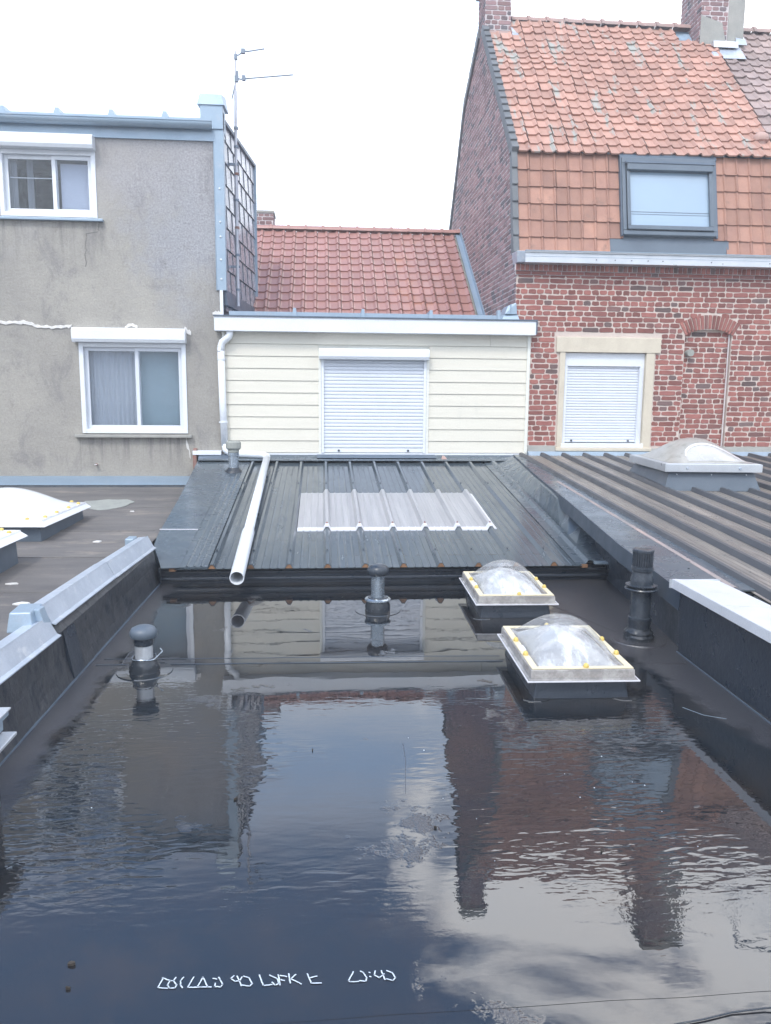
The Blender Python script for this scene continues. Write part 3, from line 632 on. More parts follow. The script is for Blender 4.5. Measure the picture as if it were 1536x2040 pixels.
# ================================================================== GREY HOUSE (left)
YF = 10.5
gh = thing('grey_house', (-4, 12, 0), 'grey rendered house with blue zinc roof edge and two white windows', 'house')
def holes_plane(mb, x0, x1, z0, z1, y, holes, depth=0.16):
    xs = sorted({x0, x1, *[h[0] for h in holes], *[h[1] for h in holes]}); zs = sorted({z0, z1, *[h[2] for h in holes], *[h[3] for h in holes]})
    for i in range(len(xs)-1):
        for j in range(len(zs)-1):
            cx, cz = (xs[i]+xs[i+1])/2, (zs[j]+zs[j+1])/2
            if any(h[0] < cx < h[1] and h[2] < cz < h[3] for h in holes): continue
            mb.quad((xs[i],y,zs[j]),(xs[i+1],y,zs[j]),(xs[i+1],y,zs[j+1]),(xs[i],y,zs[j+1]))
    for a, c, d, e in holes:
        mb.quad((a,y,d),(a,y,e),(a,y+depth,e),(a,y+depth,d)); mb.quad((c,y,d),(c,y+depth,d),(c,y+depth,e),(c,y,e))
        mb.quad((a,y,e),(c,y,e),(c,y+depth,e),(a,y+depth,e)); mb.quad((a,y,d),(a,y+depth,d),(c,y+depth,d),(c,y,d))
    return mb
H1 = (-3.11,-1.765,1.01,2.165); H2 = (-3.97,-2.80,3.69,4.48)
b = MB(); holes_plane(b, -9, -1.31, -3.6, 4.68, YF, [H1, H2], 0.2)
b.quad((-1.31,YF,-3.6),(-1.09,13,-3.6),(-1.09,13,5.0),(-1.31,YF,4.68))
b.quad((-9,YF,-3.6),(-9,13,-3.6),(-9,13,5.0),(-9,YF,4.68)); b.quad((-9,13,-3.6),(-1.09,13,-3.6),(-1.09,13,5.0),(-9,13,5.0))
b.build('wall', M['stucco'], gh)
def house_window(par, h, split, blind=None, lower=False):
    x0, x1, z0, z1 = h; y = YF+0.0
    w = MB()
    fw = .055
    w.box(x0,x0+fw,y-.015,y+.07,z0,z1); w.box(x1-fw,x1,y-.015,y+.07,z0,z1); w.box(x0+fw,x1-fw,y-.015,y+.07,z0,z0+fw); w.box(x0+fw,x1-fw,y-.015,y+.07,z1-fw,z1)
    o = w.build('window', M['white'], par, bevel=.004)
    for k, (a, c) in enumerate(((x0+fw, split+.03), (split-.03, x1-fw))):
        s = MB(); dy = .025 if k else .045; q = .048
        yy = y+dy
        s.box(a,a+q,yy,yy+.03,z0+fw,z1-fw); s.box(c-q,c,yy,yy+.03,z0+fw,z1-fw); s.box(a+q,c-q,yy,yy+.03,z0+fw,z0+fw+q); s.box(a+q,c-q,yy,yy+.03,z1-fw-q,z1-fw)
        s.build('sash', M['slat' if lower else 'white'], o, bevel=.003)
        p = MB(); p.box(a+q-.01,c-q+.01,yy+.012,yy+.018,z0+fw+q-.01,z1-fw-q+.01); p.build('pane', M['glass'], o)
    return o
w1 = house_window(gh, H1, -2.39, lower=True)
w2 = house_window(gh, H2, -3.31)
def room(par, h):
    x0, x1, z0, z1 = h; m = MB(); a, c, d, e = x0-.3, x1+.3, z0-.4, z1+.2
    y0, y1 = YF+.202, YF+2.2
    m.quad((a,y1,d),(c,y1,d),(c,y1,e),(a,y1,e)); m.quad((a,y0,d),(a,y1,d),(a,y1,e),(a,y0,e)); m.quad((c,y0,d),(c,y1,d),(c,y1,e),(c,y0,e))
    m.quad((a,y0,d),(c,y0,d),(c,y1,d),(a,y1,d)); m.quad((a,y0,e),(c,y0,e),(c,y1,e),(a,y1,e))
    m.quad((a,y0,d),(x0,y0,d),(x0,y0,e),(a,y0,e)); m.quad((x1,y0,d),(c,y0,d),(c,y0,e),(x1,y0,e)); m.quad((x0,y0,z1),(x1,y0,z1),(x1,y0,e),(x0,y0,e)); m.quad((x0,y0,d),(x1,y0,d),(x1,y0,z0),(x0,y0,z0))
    m.build('room', M['room'], par)
room(gh, H1); room(gh, H2)
def curtain(par, x0, x1, z0, z1, y, mat='curtain', amp=.012, n=60):
    m = MB(); top = [(x0+(x1-x0)*i/n, y+amp*math.sin(i*1.15)+amp*.5*math.sin(i*.47), z1) for i in range(n+1)]
    bot = [(p[0], y+(p[1]-y)*1.25, z0) for p in top]
    m.add(top+bot, [(i, i+1, n+2+i, n+1+i) for i in range(n)]); return m.build('curtain', M[mat], par, smooth='all')
curtain(w1, -3.06, -2.42, 1.03, 2.1, YF+.13, amp=.006); curtain(w1, -2.40, -1.78, 1.03, 2.1, YF+.16, 'teal_reflection', .001, 6)  # flat teal sheet, its colour standing for the right pane's reflection
curtain(w2, -3.93, -3.80, 3.7, 4.48, YF+.16); curtain(w2, -3.70, -3.62, 3.7, 4.48, YF+.2)
curtain(w2, -3.27, -2.82, 3.7, 4.36, YF+.14, 'blind', .001, 4)
b = MB(); b.box(-3.94,-3.34,YF+.10,YF+.104,4.165,4.175); b.build('curtain_rod', M['white'], w2)
def shutter_box(par, x0, x1, z0, z1, y, out=.13):
    m = MB()
    prof = [(y,z0),(y-out+.02,z0),(y-out,z0+.04),(y-out,z1-.03),(y-out+.03,z1),(y,z1)]
    m.loft([[(x,a,c) for a, c in prof] for x in (x0, x1)], True, True); return m.build('shutter_box', M['white'], par, bevel=.004)
shutter_box(w1, -3.16, -1.75, 2.165, 2.345, YF+.0, .13)
shutter_box(w2, -3.99, -2.79, 4.48, 4.645, YF+.0, .15)
b = MB(); b.box(-3.20,-1.71,YF-.07,YF+.0,.955,.992); b.build('window_sill', M['cement'], w1, bevel=.006)
b = MB(); b.box(-4.05,-2.73,YF-.06,YF+.0,3.645,3.675); b.build('window_sill', M['zinc'], w2, bevel=.004)
# old expansion foam and filler
random.seed(4)
def ragged(par, pts, w, y, name, mat):
    m = MB(); lo, up = [], []
    for (x, z) in pts:
        a, c = random.uniform(.35,1.1)*w, random.uniform(.35,1.1)*w
        up.append((x, z+a)); lo.append((x+random.uniform(-.01,.01), z-c))
    n = len(pts); vs = [(p[0], y-.012, p[1]) for p in lo]+[(p[0], y-.012, p[1]) for p in up]+[(p[0], y-.001, p[1]-.004) for p in lo]+[(p[0], y-.001, p[1]+.004) for p in up]
    fs = []
    for i in range(n-1): fs += [(i,i+1,n+i+1,n+i),(2*n+i,2*n+i+1,i+1,i),(n+i,n+i+1,3*n+i+1,3*n+i)]
    m.add(vs, fs); return m.build(name, M[mat], par)
ragged(gh, [(-4.3+i*.035, 2.42-.035*math.sin(i*.35)*.6-.0025*i+random.uniform(-.012,.012)) for i in range(33)], .022, YF, 'filler_crack', 'plaster')
ragged(gh, [(-2.52+i*.02, 2.36+.03*math.sin(i/8*3.14)) for i in range(9)], .02, YF, 'filler_crack', 'plaster')
ragged(gh, [(-1.77+i*.02, 2.345-.012*i) for i in range(5)], .03, YF, 'filler_crack', 'plaster')
ragged(gh, [(-1.79+i*.012, .93-.06*i) for i in range(5)], .05, YF, 'filler_crack', 'plaster')
ragged(gh, [(-2.80-.01*i+.02*math.sin(i), 3.62-.045*i) for i in range(3)]+[(-2.95-.004*i+.01*math.sin(i*2), 3.5-.05*i) for i in range(9)], .003, YF+.009, 'crack', 'crackline')
b = MB(); b.tube([(-2.95,YF,.60),(-2.95,YF-.05,.60)], .013, 10); b.build('wall_plug', M['rust'], gh)
b = MB(); b.lathe([(.02,0),(.02,.006)], (-2.95,YF-.055,.6), 12); b.build('wall_plug', M['white'], gh)
# zinc roof edge, gutter, shallow roof
b = MB(); b.box(-9,-1.335,YF-.03,YF-.001,4.64,4.80); b.build('fascia', M['zinc'], gh)
b = MB(); n = 12; rg = []
for x in [-9+i*(7.655)/24 for i in range(25)]:
    r0 = []
    for k in range(n+1):
        a = math.pi + math.pi*k/n
        r0.append((x, YF-.10+.066*math.cos(a), 4.825+.066*math.sin(a)*1.05))
    r1 = [(x, YF-.10+.062*math.cos(math.pi+math.pi*k/n), 4.828+.062*math.sin(math.pi+math.pi*k/n)*1.05) for k in range(n, -1, -1)]
    bead = [(x, YF-.175, 4.83), (x, YF-.175, 4.842), (x, YF-.160, 4.842)]
    rg.append(bead + r0[0:] + r1)
b.loft(rg, True, True); b.build('gutter', M['zinc'], gh, smooth=True)
b = MB()
b.hexa([(-9,YF-.04,4.805),(-1.5,YF-.04,4.805),(-1.28,13,4.95),(-9,13,4.95)],[(-9,YF-.035,4.905),(-1.5,YF-.035,4.905),(-1.28,13,5.0),(-9,13,5.0)])
b.build('roof', M['zinc'], gh)
rf = b
for k in range(9):
    x = -1.93-.645*k; m = MB()
    m.hexa([(x-.05,YF-.05,4.865),(x+.05,YF-.05,4.865),(x+.035,12.95,4.98),(x-.035,12.95,4.98)],[(x-.020,YF-.045,4.965),(x+.020,YF-.045,4.965),(x+.022,12.95,5.06),(x-.022,12.95,5.06)])
    m.build('standing_seam', M['zinc'], gh)
b = MB(); b.box(-1.50,-1.225,YF-.045,YF+.25,4.78,5.06); b.build('verge_cap', M['zinc'], gh, bevel=.004)
b = MB(); b.hexa([(-1.535,YF-.06,5.055),(-1.20,YF-.06,5.055),(-1.20,YF+.4,5.10),(-1.535,YF+.4,5.10)],[(-1.50,YF-.04,5.19),(-1.235,YF-.04,5.185),(-1.235,YF+.4,5.30),(-1.50,YF+.4,5.30)]); b.build('verge_cap', M['zinc'], gh, bevel=.004)
b = MB(); b.box(-1.345,-1.225,YF-.028,YF-.005,2.84,4.78); b.box(-1.24,-1.225,YF-.005,YF+.10,2.84,5.0); b.box(-1.352,-1.345,YF-.034,YF-.002,2.84,4.64); b.build('corner_flashing', M['zinc'], gh, bevel=.003)
for z in (4.08, 3.68, 3.50, 2.98, 4.62 - 1.4):
    m = MB(); m.tube([(-1.285,YF-.027,z),(-1.285,YF-.040,z)], [.014,.010], 10); m.build('rivet', M['white'], gh, smooth=True)
b = MB(); b.box(-1.31,-1.27,YF-.04,YF-.0,2.50,2.84); b.build('corner_strip', M['white'], gh)
ragged(gh, [(-1.41+i*.02, 2.535) for i in range(7)], .045, YF-.02, 'foam_bead', 'plaster')
# slate clad side wall, slightly out of square
YW1 = 13.0
def sx(y): return -1.262 + 0.087*(y-10.5)
def side_top(y): return 4.955+0.035*(y-10.5)
random.seed(11)
b = MB(); b.add([(sx(YF)-.03,YF+.02,2.5),(sx(YW1)-.03,YW1,2.5),(sx(YW1)-.03,YW1,side_top(YW1)),(sx(YF)-.03,YF+.02,side_top(YF))], [(0,1,2,3)]); b.build('side_wall', M['zinc_dark'], gh)
m = MB(); m2 = MB(); row = 0; z = 2.60
while z < 5.1:
    y = 10.62 - (.0 if row % 2 else .18)
    while y < YW1-.06:
        a, c = max(y+.009, 10.60), min(y+.345, YW1-.03)
        zt = z+.255
        if c-a > .04 and side_top(a) > z+.03:
            t0, t1 = min(zt, side_top(a)-.01), min(zt, side_top(c)-.01)
            j = random.uniform(-.003,.003)
            m.hexa([(sx(a)-.026,a,z+.006),(sx(a)+j,a,z),(sx(c)-j,c,z),(sx(c)-.026,c,z+.006)],[(sx(a)-.026,a,t0),(sx(a)-.014,a,t0),(sx(c)-.014,c,t1),(sx(c)-.026,c,t1)])
            m2.hexa([(sx(a)-.026,a-.016,z),(sx(a)+.006,a-.010,z),(sx(a)+.006,a-.001,z),(sx(a)-.026,a-.001,z)],[(sx(a)-.026,a-.016,t0),(sx(a)-.004,a-.010,t0),(sx(a)-.004,a-.001,t0),(sx(a)-.026,a-.001,t0)])  # dark strip on each near edge, painting in the joint's shadow line
        y += .36
    z += .268; row += 1
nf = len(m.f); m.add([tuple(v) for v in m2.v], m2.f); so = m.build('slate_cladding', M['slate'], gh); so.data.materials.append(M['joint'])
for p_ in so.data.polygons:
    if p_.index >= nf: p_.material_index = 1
A_, B_ = sx(YF), sx(YW1)
b = MB(); b.hexa([(A_-.03,YF,side_top(YF)-.03),(A_+.02,YF,side_top(YF)-.03),(B_+.02,YW1,side_top(YW1)-.03),(B_-.03,YW1,side_top(YW1)-.03)],[(A_-.03,YF,side_top(YF)+.015),(A_+.02,YF,side_top(YF)+.015),(B_+.02,YW1,side_top(YW1)+.015),(B_-.03,YW1,side_top(YW1)+.015)])
b.build('verge_trim', M['zinc_dark'], gh)
b = MB(); b.box(B_-.03,B_+.02,YW1-.045,YW1+.01,2.5,side_top(YW1)); b.build('rear_trim', M['zinc'], gh)
b = MB(); b.hexa([(A_,YF+.03,2.66),(A_+.05,YF+.03,2.66),(B_+.05,YW1,2.66),(B_,YW1,2.66)],[(A_,YF+.03,2.86),(A_+.015,YF+.03,2.86),(B_+.015,YW1,2.86),(B_,YW1,2.86)]); b.build('foot_flashing', M['zinc_dark'], gh)

# antenna mast on the side wall
an = thing('antenna_mast', (-1.13,11.0,2.7), 'slim aluminium aerial mast with two side rods beside the slate wall', 'antenna')
b = MB(); b.tube([(-1.135,11.0,2.7),(-1.13,11.0,4.4)], .024, 12); b.tube([(-1.13,11.0,4.38),(-1.118,11.0,5.42)], .019, 12); b.tube([(-1.118,11.0,5.4),(-1.108,11.0,5.90)], .012, 10); b.build('mast', M['antenna'], an, smooth=True)
for z in (2.9,3.35,3.7,4.05,4.38,4.72,4.95):
    m = MB(); m.lathe([(.03,0),(.03,.03)], (-1.132+.006*(z-2.9),11.0,z), 12); m.build('mast_clamp', M['rust' if z in (3.7,4.38) else 'antenna2'], an)
for z in (3.2, 4.5):
    m = MB(); m.box(-1.27,-1.10,10.985,11.015,z,z+.03); m.build('wall_bracket', M['antenna2'], an)
b = MB(); b.box(-1.125,-1.085,10.975,11.02,5.80,5.86); b.tube([(-1.10,11,5.85),(-1.06,11,5.86),(-1.03,11,5.89)], .009, 8); b.box(-1.035,-.985,10.975,11.02,5.875,5.93); b.tube([(-.985,11,5.905),(-.94,11,5.905)], .011, 8); b.build('upper_bracket', M['antenna2'], an)
b = MB(); b.tube([(-.95,11,5.905),(-.735,11,5.945)], .009, 8); b.build('upper_rod', M['antenna2'], an)
b = MB(); b.box(-1.125,-1.08,10.975,11.02,5.53,5.60); b.box(-1.10,-1.075,10.98,11.02,5.55,5.66); b.tube([(-1.08,11,5.57),(-1.02,11,5.565)], .009, 8); b.box(-1.03,-.985,10.975,11.02,5.55,5.61); b.tube([(-.985,11,5.575),(-.95,11,5.578)], .011, 8); b.build('lower_bracket', M['antenna2'], an)
b = MB(); b.tube([(-.96,11,5.578),(-.37,11,5.645)], .009, 8); b.build('lower_rod', M['antenna2'], an)
b = MB(); b.tube([(-1.12,11,5.50),(-1.165,11,5.32)], .008, 8); b.build('hanging_rod', M['antenna2'], an)

# ================================================================== MIDDLE HOUSE (red tiled roof behind)
mh = thing('tiled_house', (0.7,15,0), 'low house with a glossy red pantile roof between the slate wall and the brick gable', 'house')
Y0, Z0, Y1, Z1 = 12.3, 2.55, 15.0, 4.47
V = Vector((0, Y1-Y0, Z1-Z0)); LN = V.length; V.normalize(); U = Vector((1,0,0)); NR = Vector((0, -V.z, V.y))
random.seed(3)
m = MB(); e = .252; w = .193; nr = int(LN/e)+1
def keep_mid(u, v):
    x = -1.24+u
    return x < 2.50 and x > -1.30 and v < LN
tiles(m, (-1.24,Y0,Z0), U, V, NR, 20, nr, w, e, keep_mid, 'roll', .016, .0015)
m.build('roof_tiles', M['tile_mid'], mh)
b = MB(); b.box(-1.22,2.54,12.35,15.9,-3.6,2.5); b.add([(-1.22,Y0,Z0-.02),(2.54,Y0,Z0-.02),(2.54,Y1,Z1-.02),(-1.22,Y1,Z1-.02),(2.54,17.5,2.5),(-1.22,17.5,2.5)], [(0,1,2,3),(3,2,4,5)]); b.build('wall', M['cement'], mh)
for i in range(12):
    x0 = -1.22+i*.313; m = MB()
    rg = [[(x, Y1+.0+(.10+k)*math.cos(a), Z1+.02+(.075+k)*math.sin(a)) for a in [math.pi*q/8 for q in range(9)]] for x, k in ((x0,0.0),(x0+.27,0.0),(x0+.275,.018),(x0+.315,.018))]
    m.loft(rg, False, False); m.build('ridge_tile', M['tile_mid'], mh, smooth=True)
b = MB(); b.hexa([(2.455,Y0,Z0+.02),(2.548,Y0,Z0+.02),(2.548,Y1,Z1+.02),(2.455,Y1,Z1+.02)],[(2.455,Y0,Z0+.045),(2.548,Y0,Z0+.045),(2.548,Y1,Z1+.045),(2.455,Y1,Z1+.045)]); b.hexa([(2.535,Y0,Z0+.04),(2.548,Y0,Z0+.04),(2.548,Y1,Z1+.04),(2.535,Y1,Z1+.04)],[(2.535,Y0,Z0+.14),(2.548,Y0,Z0+.14),(2.548,Y1,Z1+.14),(2.535,Y1,Z1+.14)])
b.build('side_flashing', M['zinc'], mh)
ch = MB(); ch.box(-1.22,-.90,15.2,15.7,4.3,4.82); co = ch.build('chimney', M['mortar_old'], mh)
m = MB(); random.seed(5)
brick_wall(m, lambda u,z,d: (u, 15.2-d, z), -1.22, -.90, 4.55, 4.8, irr=.002); brick_wall(m, lambda u,z,d: (-.90+d, u, z), 15.2, 15.7, 4.55, 4.8, irr=.002)
m.build('chimney_bricks', M['brick_old'], co)
b = MB(); b.box(-1.24,-.88,15.18,15.72,4.82,4.86); b.build('chimney_cap', M['cement'], co)

# ================================================================== CREAM EXTENSION
ex = thing('cream_extension', (0.7,10.6,0.7), 'small cream weatherboarded extension with white fascia between the two houses', 'extension')
b = MB(); b.box(-1.30,2.745,YF+.02,12.3,-.2,2.5); b.build('wall', M['cream2'], ex)
random.seed(8)
m = MB(); bp = .157; z = .762; k = 0
while z < 2.33:
    zt = min(z+bp, 2.335)
    spans = [(-1.265,-.055),(1.41,2.725)] if z+.02 < 2.13 else [(-1.265,2.22),(2.223,2.725)]
    for a, c in spans:
        m.hexa([(a,YF-.014,z+.004),(c,YF-.014,z+.004),(c,YF+.02,z+.004),(a,YF+.02,z+.004)],[(a,YF-.004,zt),(c,YF-.004,zt),(c,YF+.02,zt),(a,YF+.02,zt)])
    z += bp; k += 1
m.build('cladding_boards', M['cream'], ex)
for q_ in ((-.055,-.02,YF-.028,YF+.02,.75,2.13),(1.375,1.41,YF-.028,YF+.02,.75,2.13),(2.725,2.765,YF-.03,YF+.02,.75,2.335),(-1.30,-1.265,YF-.026,YF+.02,.75,2.335)):
    b = MB(); b.box(*q_); b.build('corner_trim', M['cream2'], ex, bevel=.003)
b = MB(); b.box(-1.30,2.76,YF-.03,YF+.015,.735,.758); b.build('base_trim', M['white'], ex)
b = MB(); b.box(-1.375,2.80,YF-.16,YF+.0,2.325,2.505); b.build('fascia', M['white'], ex, bevel=.004)
b = MB(); b.box(-1.385,2.815,YF-.175,YF+.06,2.506,2.522); b.box(2.795,2.812,YF-.17,YF+.0,2.34,2.506); b.build('edge_trim', M['zinc_dark'], ex)
b = MB(); b.box(-1.20,2.45,YF-.02,YF+.02,2.522,2.585); b.hexa([(-1.2,YF+.02,2.52),(2.54,YF+.02,2.52),(2.54,12.3,2.48),(-1.2,12.3,2.48)],[(-1.2,YF+.02,2.58),(2.54,YF+.02,2.58),(2.54,12.3,2.52),(-1.2,12.3,2.52)]); b.build('roof', M['zinc'], ex)
for x in (-.36,.525,1.42):
    m = MB(); m.hexa([(x-.03,YF-.05,2.523),(x+.03,YF-.05,2.523),(x+.03,12.2,2.53),(x-.03,12.2,2.53)],[(x-.018,YF-.045,2.635),(x+.018,YF-.045,2.635),(x+.018,12.2,2.57),(x-.018,12.2,2.57)]); m.build('standing_seam', M['zinc'], ex, bevel=.003)
b = MB()
b.box(2.30,2.345,YF-.04,YF+.05,2.525,2.65); b.hexa([(2.36,YF-.06,2.525),(2.60,YF-.06,2.525),(2.60,YF+.0,2.525),(2.36,YF+.3,2.525)],[(2.40,YF-.02,2.60),(2.575,YF-.03,2.60),(2.575,YF+.0,2.60),(2.40,YF+.3,2.62)])
b.hexa([(2.40,YF-.05,2.60),(2.565,YF-.05,2.60),(2.565,YF,2.60),(2.40,YF+.35,2.60)],[(2.44,YF-.03,2.71),(2.548,YF-.045,2.75),(2.548,YF,2.75),(2.46,YF+.3,2.72)])
b.box(2.470,2.482,YF-.06,YF-.03,2.60,2.73); b.build('corner_flashing', M['zinc'], ex, bevel=.004)
# shuttered window of the extension
def roller_window(par, x0, x1, z0, z1, y, bz, box_out, pitch=.0465, guides=.035, locks=(), bottom=True):
    o = MB(); o.box(x0,x0+guides,y-.03,y+.05,z0,bz); o.box(x1-guides,x1,y-.03,y+.05,z0,bz); o.box(x0+guides,x1-guides,y+.036,y+.05,z0,bz)
    w_ = o.build('window', M['white'], par, bevel=.003)
    s = MB(); z = z0+.012 + (.055 if bottom else 0); a, c = x0+guides-.002, x1-guides+.002
    pr = []
    while z < bz-.004:
        zt = min(z+pitch, bz)
        for f, d in ((0.0,.014),(.07,.003),(.3,.0),(.72,.001),(.93,.005),(.97,.014)):
            pr.append((y+d, z+(zt-z)*f))
        z = zt
    pr = [(y+.034, pr[0][1])]+pr+[(y+.034, pr[-1][1])]
    s.loft([[(x,p,q) for p, q in pr] for x in (a, c)], True, True); s.build('shutter_slats', M['slat'], w_)
    if bottom:
        q = MB(); q.box(a,c,y-.004,y+.03,z0+.008,z0+.062); q.build('bottom_bar', M['white'], w_, bevel=.003)
    for lx in locks:
        q = MB(); q.box(lx-.014,lx+.014,y-.018,y-.004,z0+.020,z0+.045); q.build('shutter_lock', M['black'], w_, bevel=.003)
    return w_
ew = roller_window(ex, -.018, 1.373, .76, 1.985, YF-.01, 1.985, .15, locks=(.21,1.14))
shutter_box(ew, -.045, 1.395, 1.985, 2.125, YF-.012, .13)

# downpipe
dp = thing('downpipe', (-1.29,YF-.06,.8), 'white plastic downpipe down the cream corner and out over the corrugated roof', 'downpipe')
b = MB(); PR = .046
b.tube([(-1.19,YF-.09,2.34),(-1.19,YF-.09,2.29),(-1.20,YF-.09,2.26),(-1.24,YF-.085,2.225),(-1.285,YF-.07,2.19),(-1.305,YF-.065,2.14),(-1.308,YF-.065,2.06)], PR, 16)
b.tube([(-1.308,YF-.065,2.12),(-1.30,YF-.065,1.4),(-1.285,YF-.065,.86)], PR, 16)
b.tube([(-1.285,YF-.065,.88),(-1.27,YF-.07,.80),(-1.22,YF-.09,.765),(-1.12,YF-.12,.755),(-.82,YF-.19,.745),(-.76,YF-.22,.74),(-.725,YF-.30,.732),(-.718,YF-.42,.715)], PR, 16)
b.build('upper_pipe', M['white'], dp, smooth='all')
b = MB(); pA, pB = Vector((-.718,YF-.40,.718)), Vector((-.650,5.82,.168))
ring = lambda r0: None
b.tube([pA, pA.lerp(pB,.72)], PR-.001, 18, True); b.build('lower_pipe', M['white'], dp, smooth='all')
b = MB(); c0 = pA.lerp(pB,.715); c1 = pA.lerp(pB,.735); 
b.tube([c0, c1, pB], [PR+.001, PR+.009, PR+.009], 20, False); b.tube([pB, pB.lerp(pA,.06), c0], [PR+.003, PR+.003, PR-.003], 20, False)
d = (pB-pA).normalized(); u_ = Vector((1,0,0)); v_ = d.cross(u_).normalized(); u_ = v_.cross(d)
rr = [[pB+(u_*math.cos(t)+v_*math.sin(t))*r for t in [2*math.pi*k/20 for k in range(20)]] for r in (PR+.009, PR+.003)]
b.loft(rr, True, False); b.build('pipe_socket', M['white'], dp, smooth='all')
for z in (1.96,1.15):
    m = MB(); m.lathe([(PR+.001,0),(PR+.006,.002),(PR+.006,.022),(PR+.001,.024)], (-1.305+(1.96-z)*.014,YF-.065,z), 16); m.box(-1.36,-1.25,YF-.02,YF-.002,z,z+.02); m.build('pipe_clip', M['white'], dp)
for f in (.18,.55):
    c = pA.lerp(pB,f); m = MB(); m.box(c.x-.05,c.x+.05,c.y-.012,c.y+.012,c.z-.075,c.z-.04); m.build('pipe_block', M['black'], dp)

# ================================================================== CENTRE METAL ROOF
SL = .54/4.15
def zc(y): return .14 + SL*(y-6.3)
cr = thing('corrugated_roof', (.5,8.3,.3), 'blue grey ribbed metal roof sloping down to the wet flat roof below the cream extension', 'roof')
YE, YT = 6.28, 10.38
RIB = [-.90,-.59,-.28,.035,.345,.66,.97,1.285,1.605,1.925]
def sheet_profile(x0, x1, ribs, h=.034, bw=.034, tw=.012, pencils=True, pitch=.314):
    pts = []
    xs = [x0]
    for r in ribs:
        pts += [(r-bw,0),(r-tw,h),(r+tw,h),(r+bw,0)]
        if pencils:
            for f in (.30,.50,.70):
                q = r+pitch*f
                if q < x1-.02: pts += [(q-.010,0),(q-.004,.0042),(q+.004,.0042),(q+.010,0)]
    q0 = ribs[0]-pitch
    pre = []
    if pencils:
        for f in (.30,.50,.70):
            q = q0+pitch*f
            if q > x0+.02: pre += [(q-.010,0),(q-.004,.0042),(q+.004,.0042),(q+.010,0)]
    return [(x0,0)]+pre+[p for p in pts if p[0] < x1]+[(x1,0)]
def sheet(mb, prof, y0, y1, zf, off=0.0, ny=14, th=.004, wav=.0):
    rg = []
    for i in range(ny+1):
        y = y0+(y1-y0)*i/ny
        rg.append([(x, y, zf(y)+h+off+wav*mnoise.noise(Vector((x*2, y*2, 0)))) for x, h in prof])
    mb.loft(rg, False, False)
    mb.loft([[(x,y0,zf(y0)+h+off) for x, h in prof], [(x,y0,zf(y0)+h+off-th) for x, h in prof]], False, False)
b = MB(); sheet(b, sheet_profile(-1.20,2.17,RIB), YE, YT, zc, wav=.002); b.build('metal_sheet', M['roof_sheet'], cr)
# brown foam closers under the ribs at the eaves
for r in RIB:
    m = MB(); m.loft([[(r-.029,y,zc(YE)-.002),(r-.010,y,zc(YE)+.0285),(r+.010,y,zc(YE)+.0285),(r+.029,y,zc(YE)-.002)] for y in (YE+.004, YE+.05)], True, True)
    m.build('foam_closer', M['foam'], cr)
for x in (-1.215, 2.19, 2.46):
    m = MB(); m.box(x-.025,x+.025,YE+.004,YE+.05,zc(YE)-.02,zc(YE)+.006); m.build('foam_closer', M['foam'], cr)
# translucent daylight panel
b = MB(); pr = sheet_profile(-.245,1.615,[.035,.345,.66,.97,1.285,1.600], h=.042, bw=.038, tw=.014)
sheet(b, pr, 7.32, 8.66, zc, .005); b.build('daylight_panel', M['translucent'], cr)
b = MB(); sheet(b, [(x, h+.001) for x, h in pr], 7.27, 7.36, zc, .0085, 3, .012); b.build('panel_edge', M['frosted'], cr)
b = MB()
for x0, x1 in ((-.30,-.255),(1.60,1.65)):
    pass
m = MB(); m.hexa([(1.615,7.30,zc(7.3)+.003),(1.665,7.30,zc(7.3)+.003),(1.665,8.60,zc(8.6)+.003),(1.615,8.60,zc(8.6)+.003)],[(1.615,7.30,zc(7.3)+.014),(1.655,7.30,zc(7.3)+.010),(1.655,8.60,zc(8.6)+.010),(1.615,8.60,zc(8.6)+.014)]); m.build('panel_side', M['frosted'], cr)
for r in RIB[3:9]:
    for y in (7.36,):
        m = MB(); z = zc(y)+.048; m.lathe([(.012,0),(.012,.006),(.006,.010),(.006,.016)], (r,y,z), 8); m.build('screw', M['rust'], cr)
for r in RIB:
    for y in (6.62, 9.0):
        if -.3 < r < 1.7 and y > 7.2 and y < 8.7: continue
        m = MB(); z = zc(y)+.034; m.lathe([(.009,0),(.009,.005),(.005,.008),(.005,.013)], (r,y,z), 8); m.build('screw', M['black'], cr)
# left verge flashing (flat blue-grey sheet folded down on the left)
b = MB()
L0 = [(-1.62,10.40),(-1.53,8.4),(-1.50,7.15),(-1.475,6.86),(-1.30,6.27)]
R0 = [(-1.17,10.40),(-1.16,8.4),(-1.16,7.15),(-1.16,6.86),(-1.155,6.27)]
for i in range(4):
    (xa, ya), (xb, yb) = L0[i], L0[i+1]; (xc, yc), (xd, yd) = R0[i], R0[i+1]
    b.hexa([(xb,yb,zc(yb)+.008),(xd,yd,zc(yd)+.012),(xc,yc,zc(yc)+.012),(xa,ya,zc(ya)+.008)],[(xb,yb,zc(yb)+.013),(xd,yd,zc(yd)+.017),(xc,yc,zc(yc)+.017),(xa,ya,zc(ya)+.013)])
    b.quad((xa,ya,zc(ya)+.012),(xb,yb,zc(yb)+.012),(xb,yb,min(zl(yb),zc(yb))-.3),(xa,ya,-.1))
b.build('left_flashing', M['roof_flash'], cr)
b = MB(); b.hexa([(-1.515,7.30,zc(7.3)+.014),(-1.16,7.28,zc(7.28)+.018),(-1.16,7.29,zc(7.29)+.018),(-1.515,7.31,zc(7.31)+.014)],[(-1.515,7.30,zc(7.3)+.018),(-1.16,7.28,zc(7.28)+.022),(-1.16,7.29,zc(7.29)+.022),(-1.515,7.31,zc(7.31)+.018)]); b.build('flashing_joint', M['frosted'], cr)
b = MB()
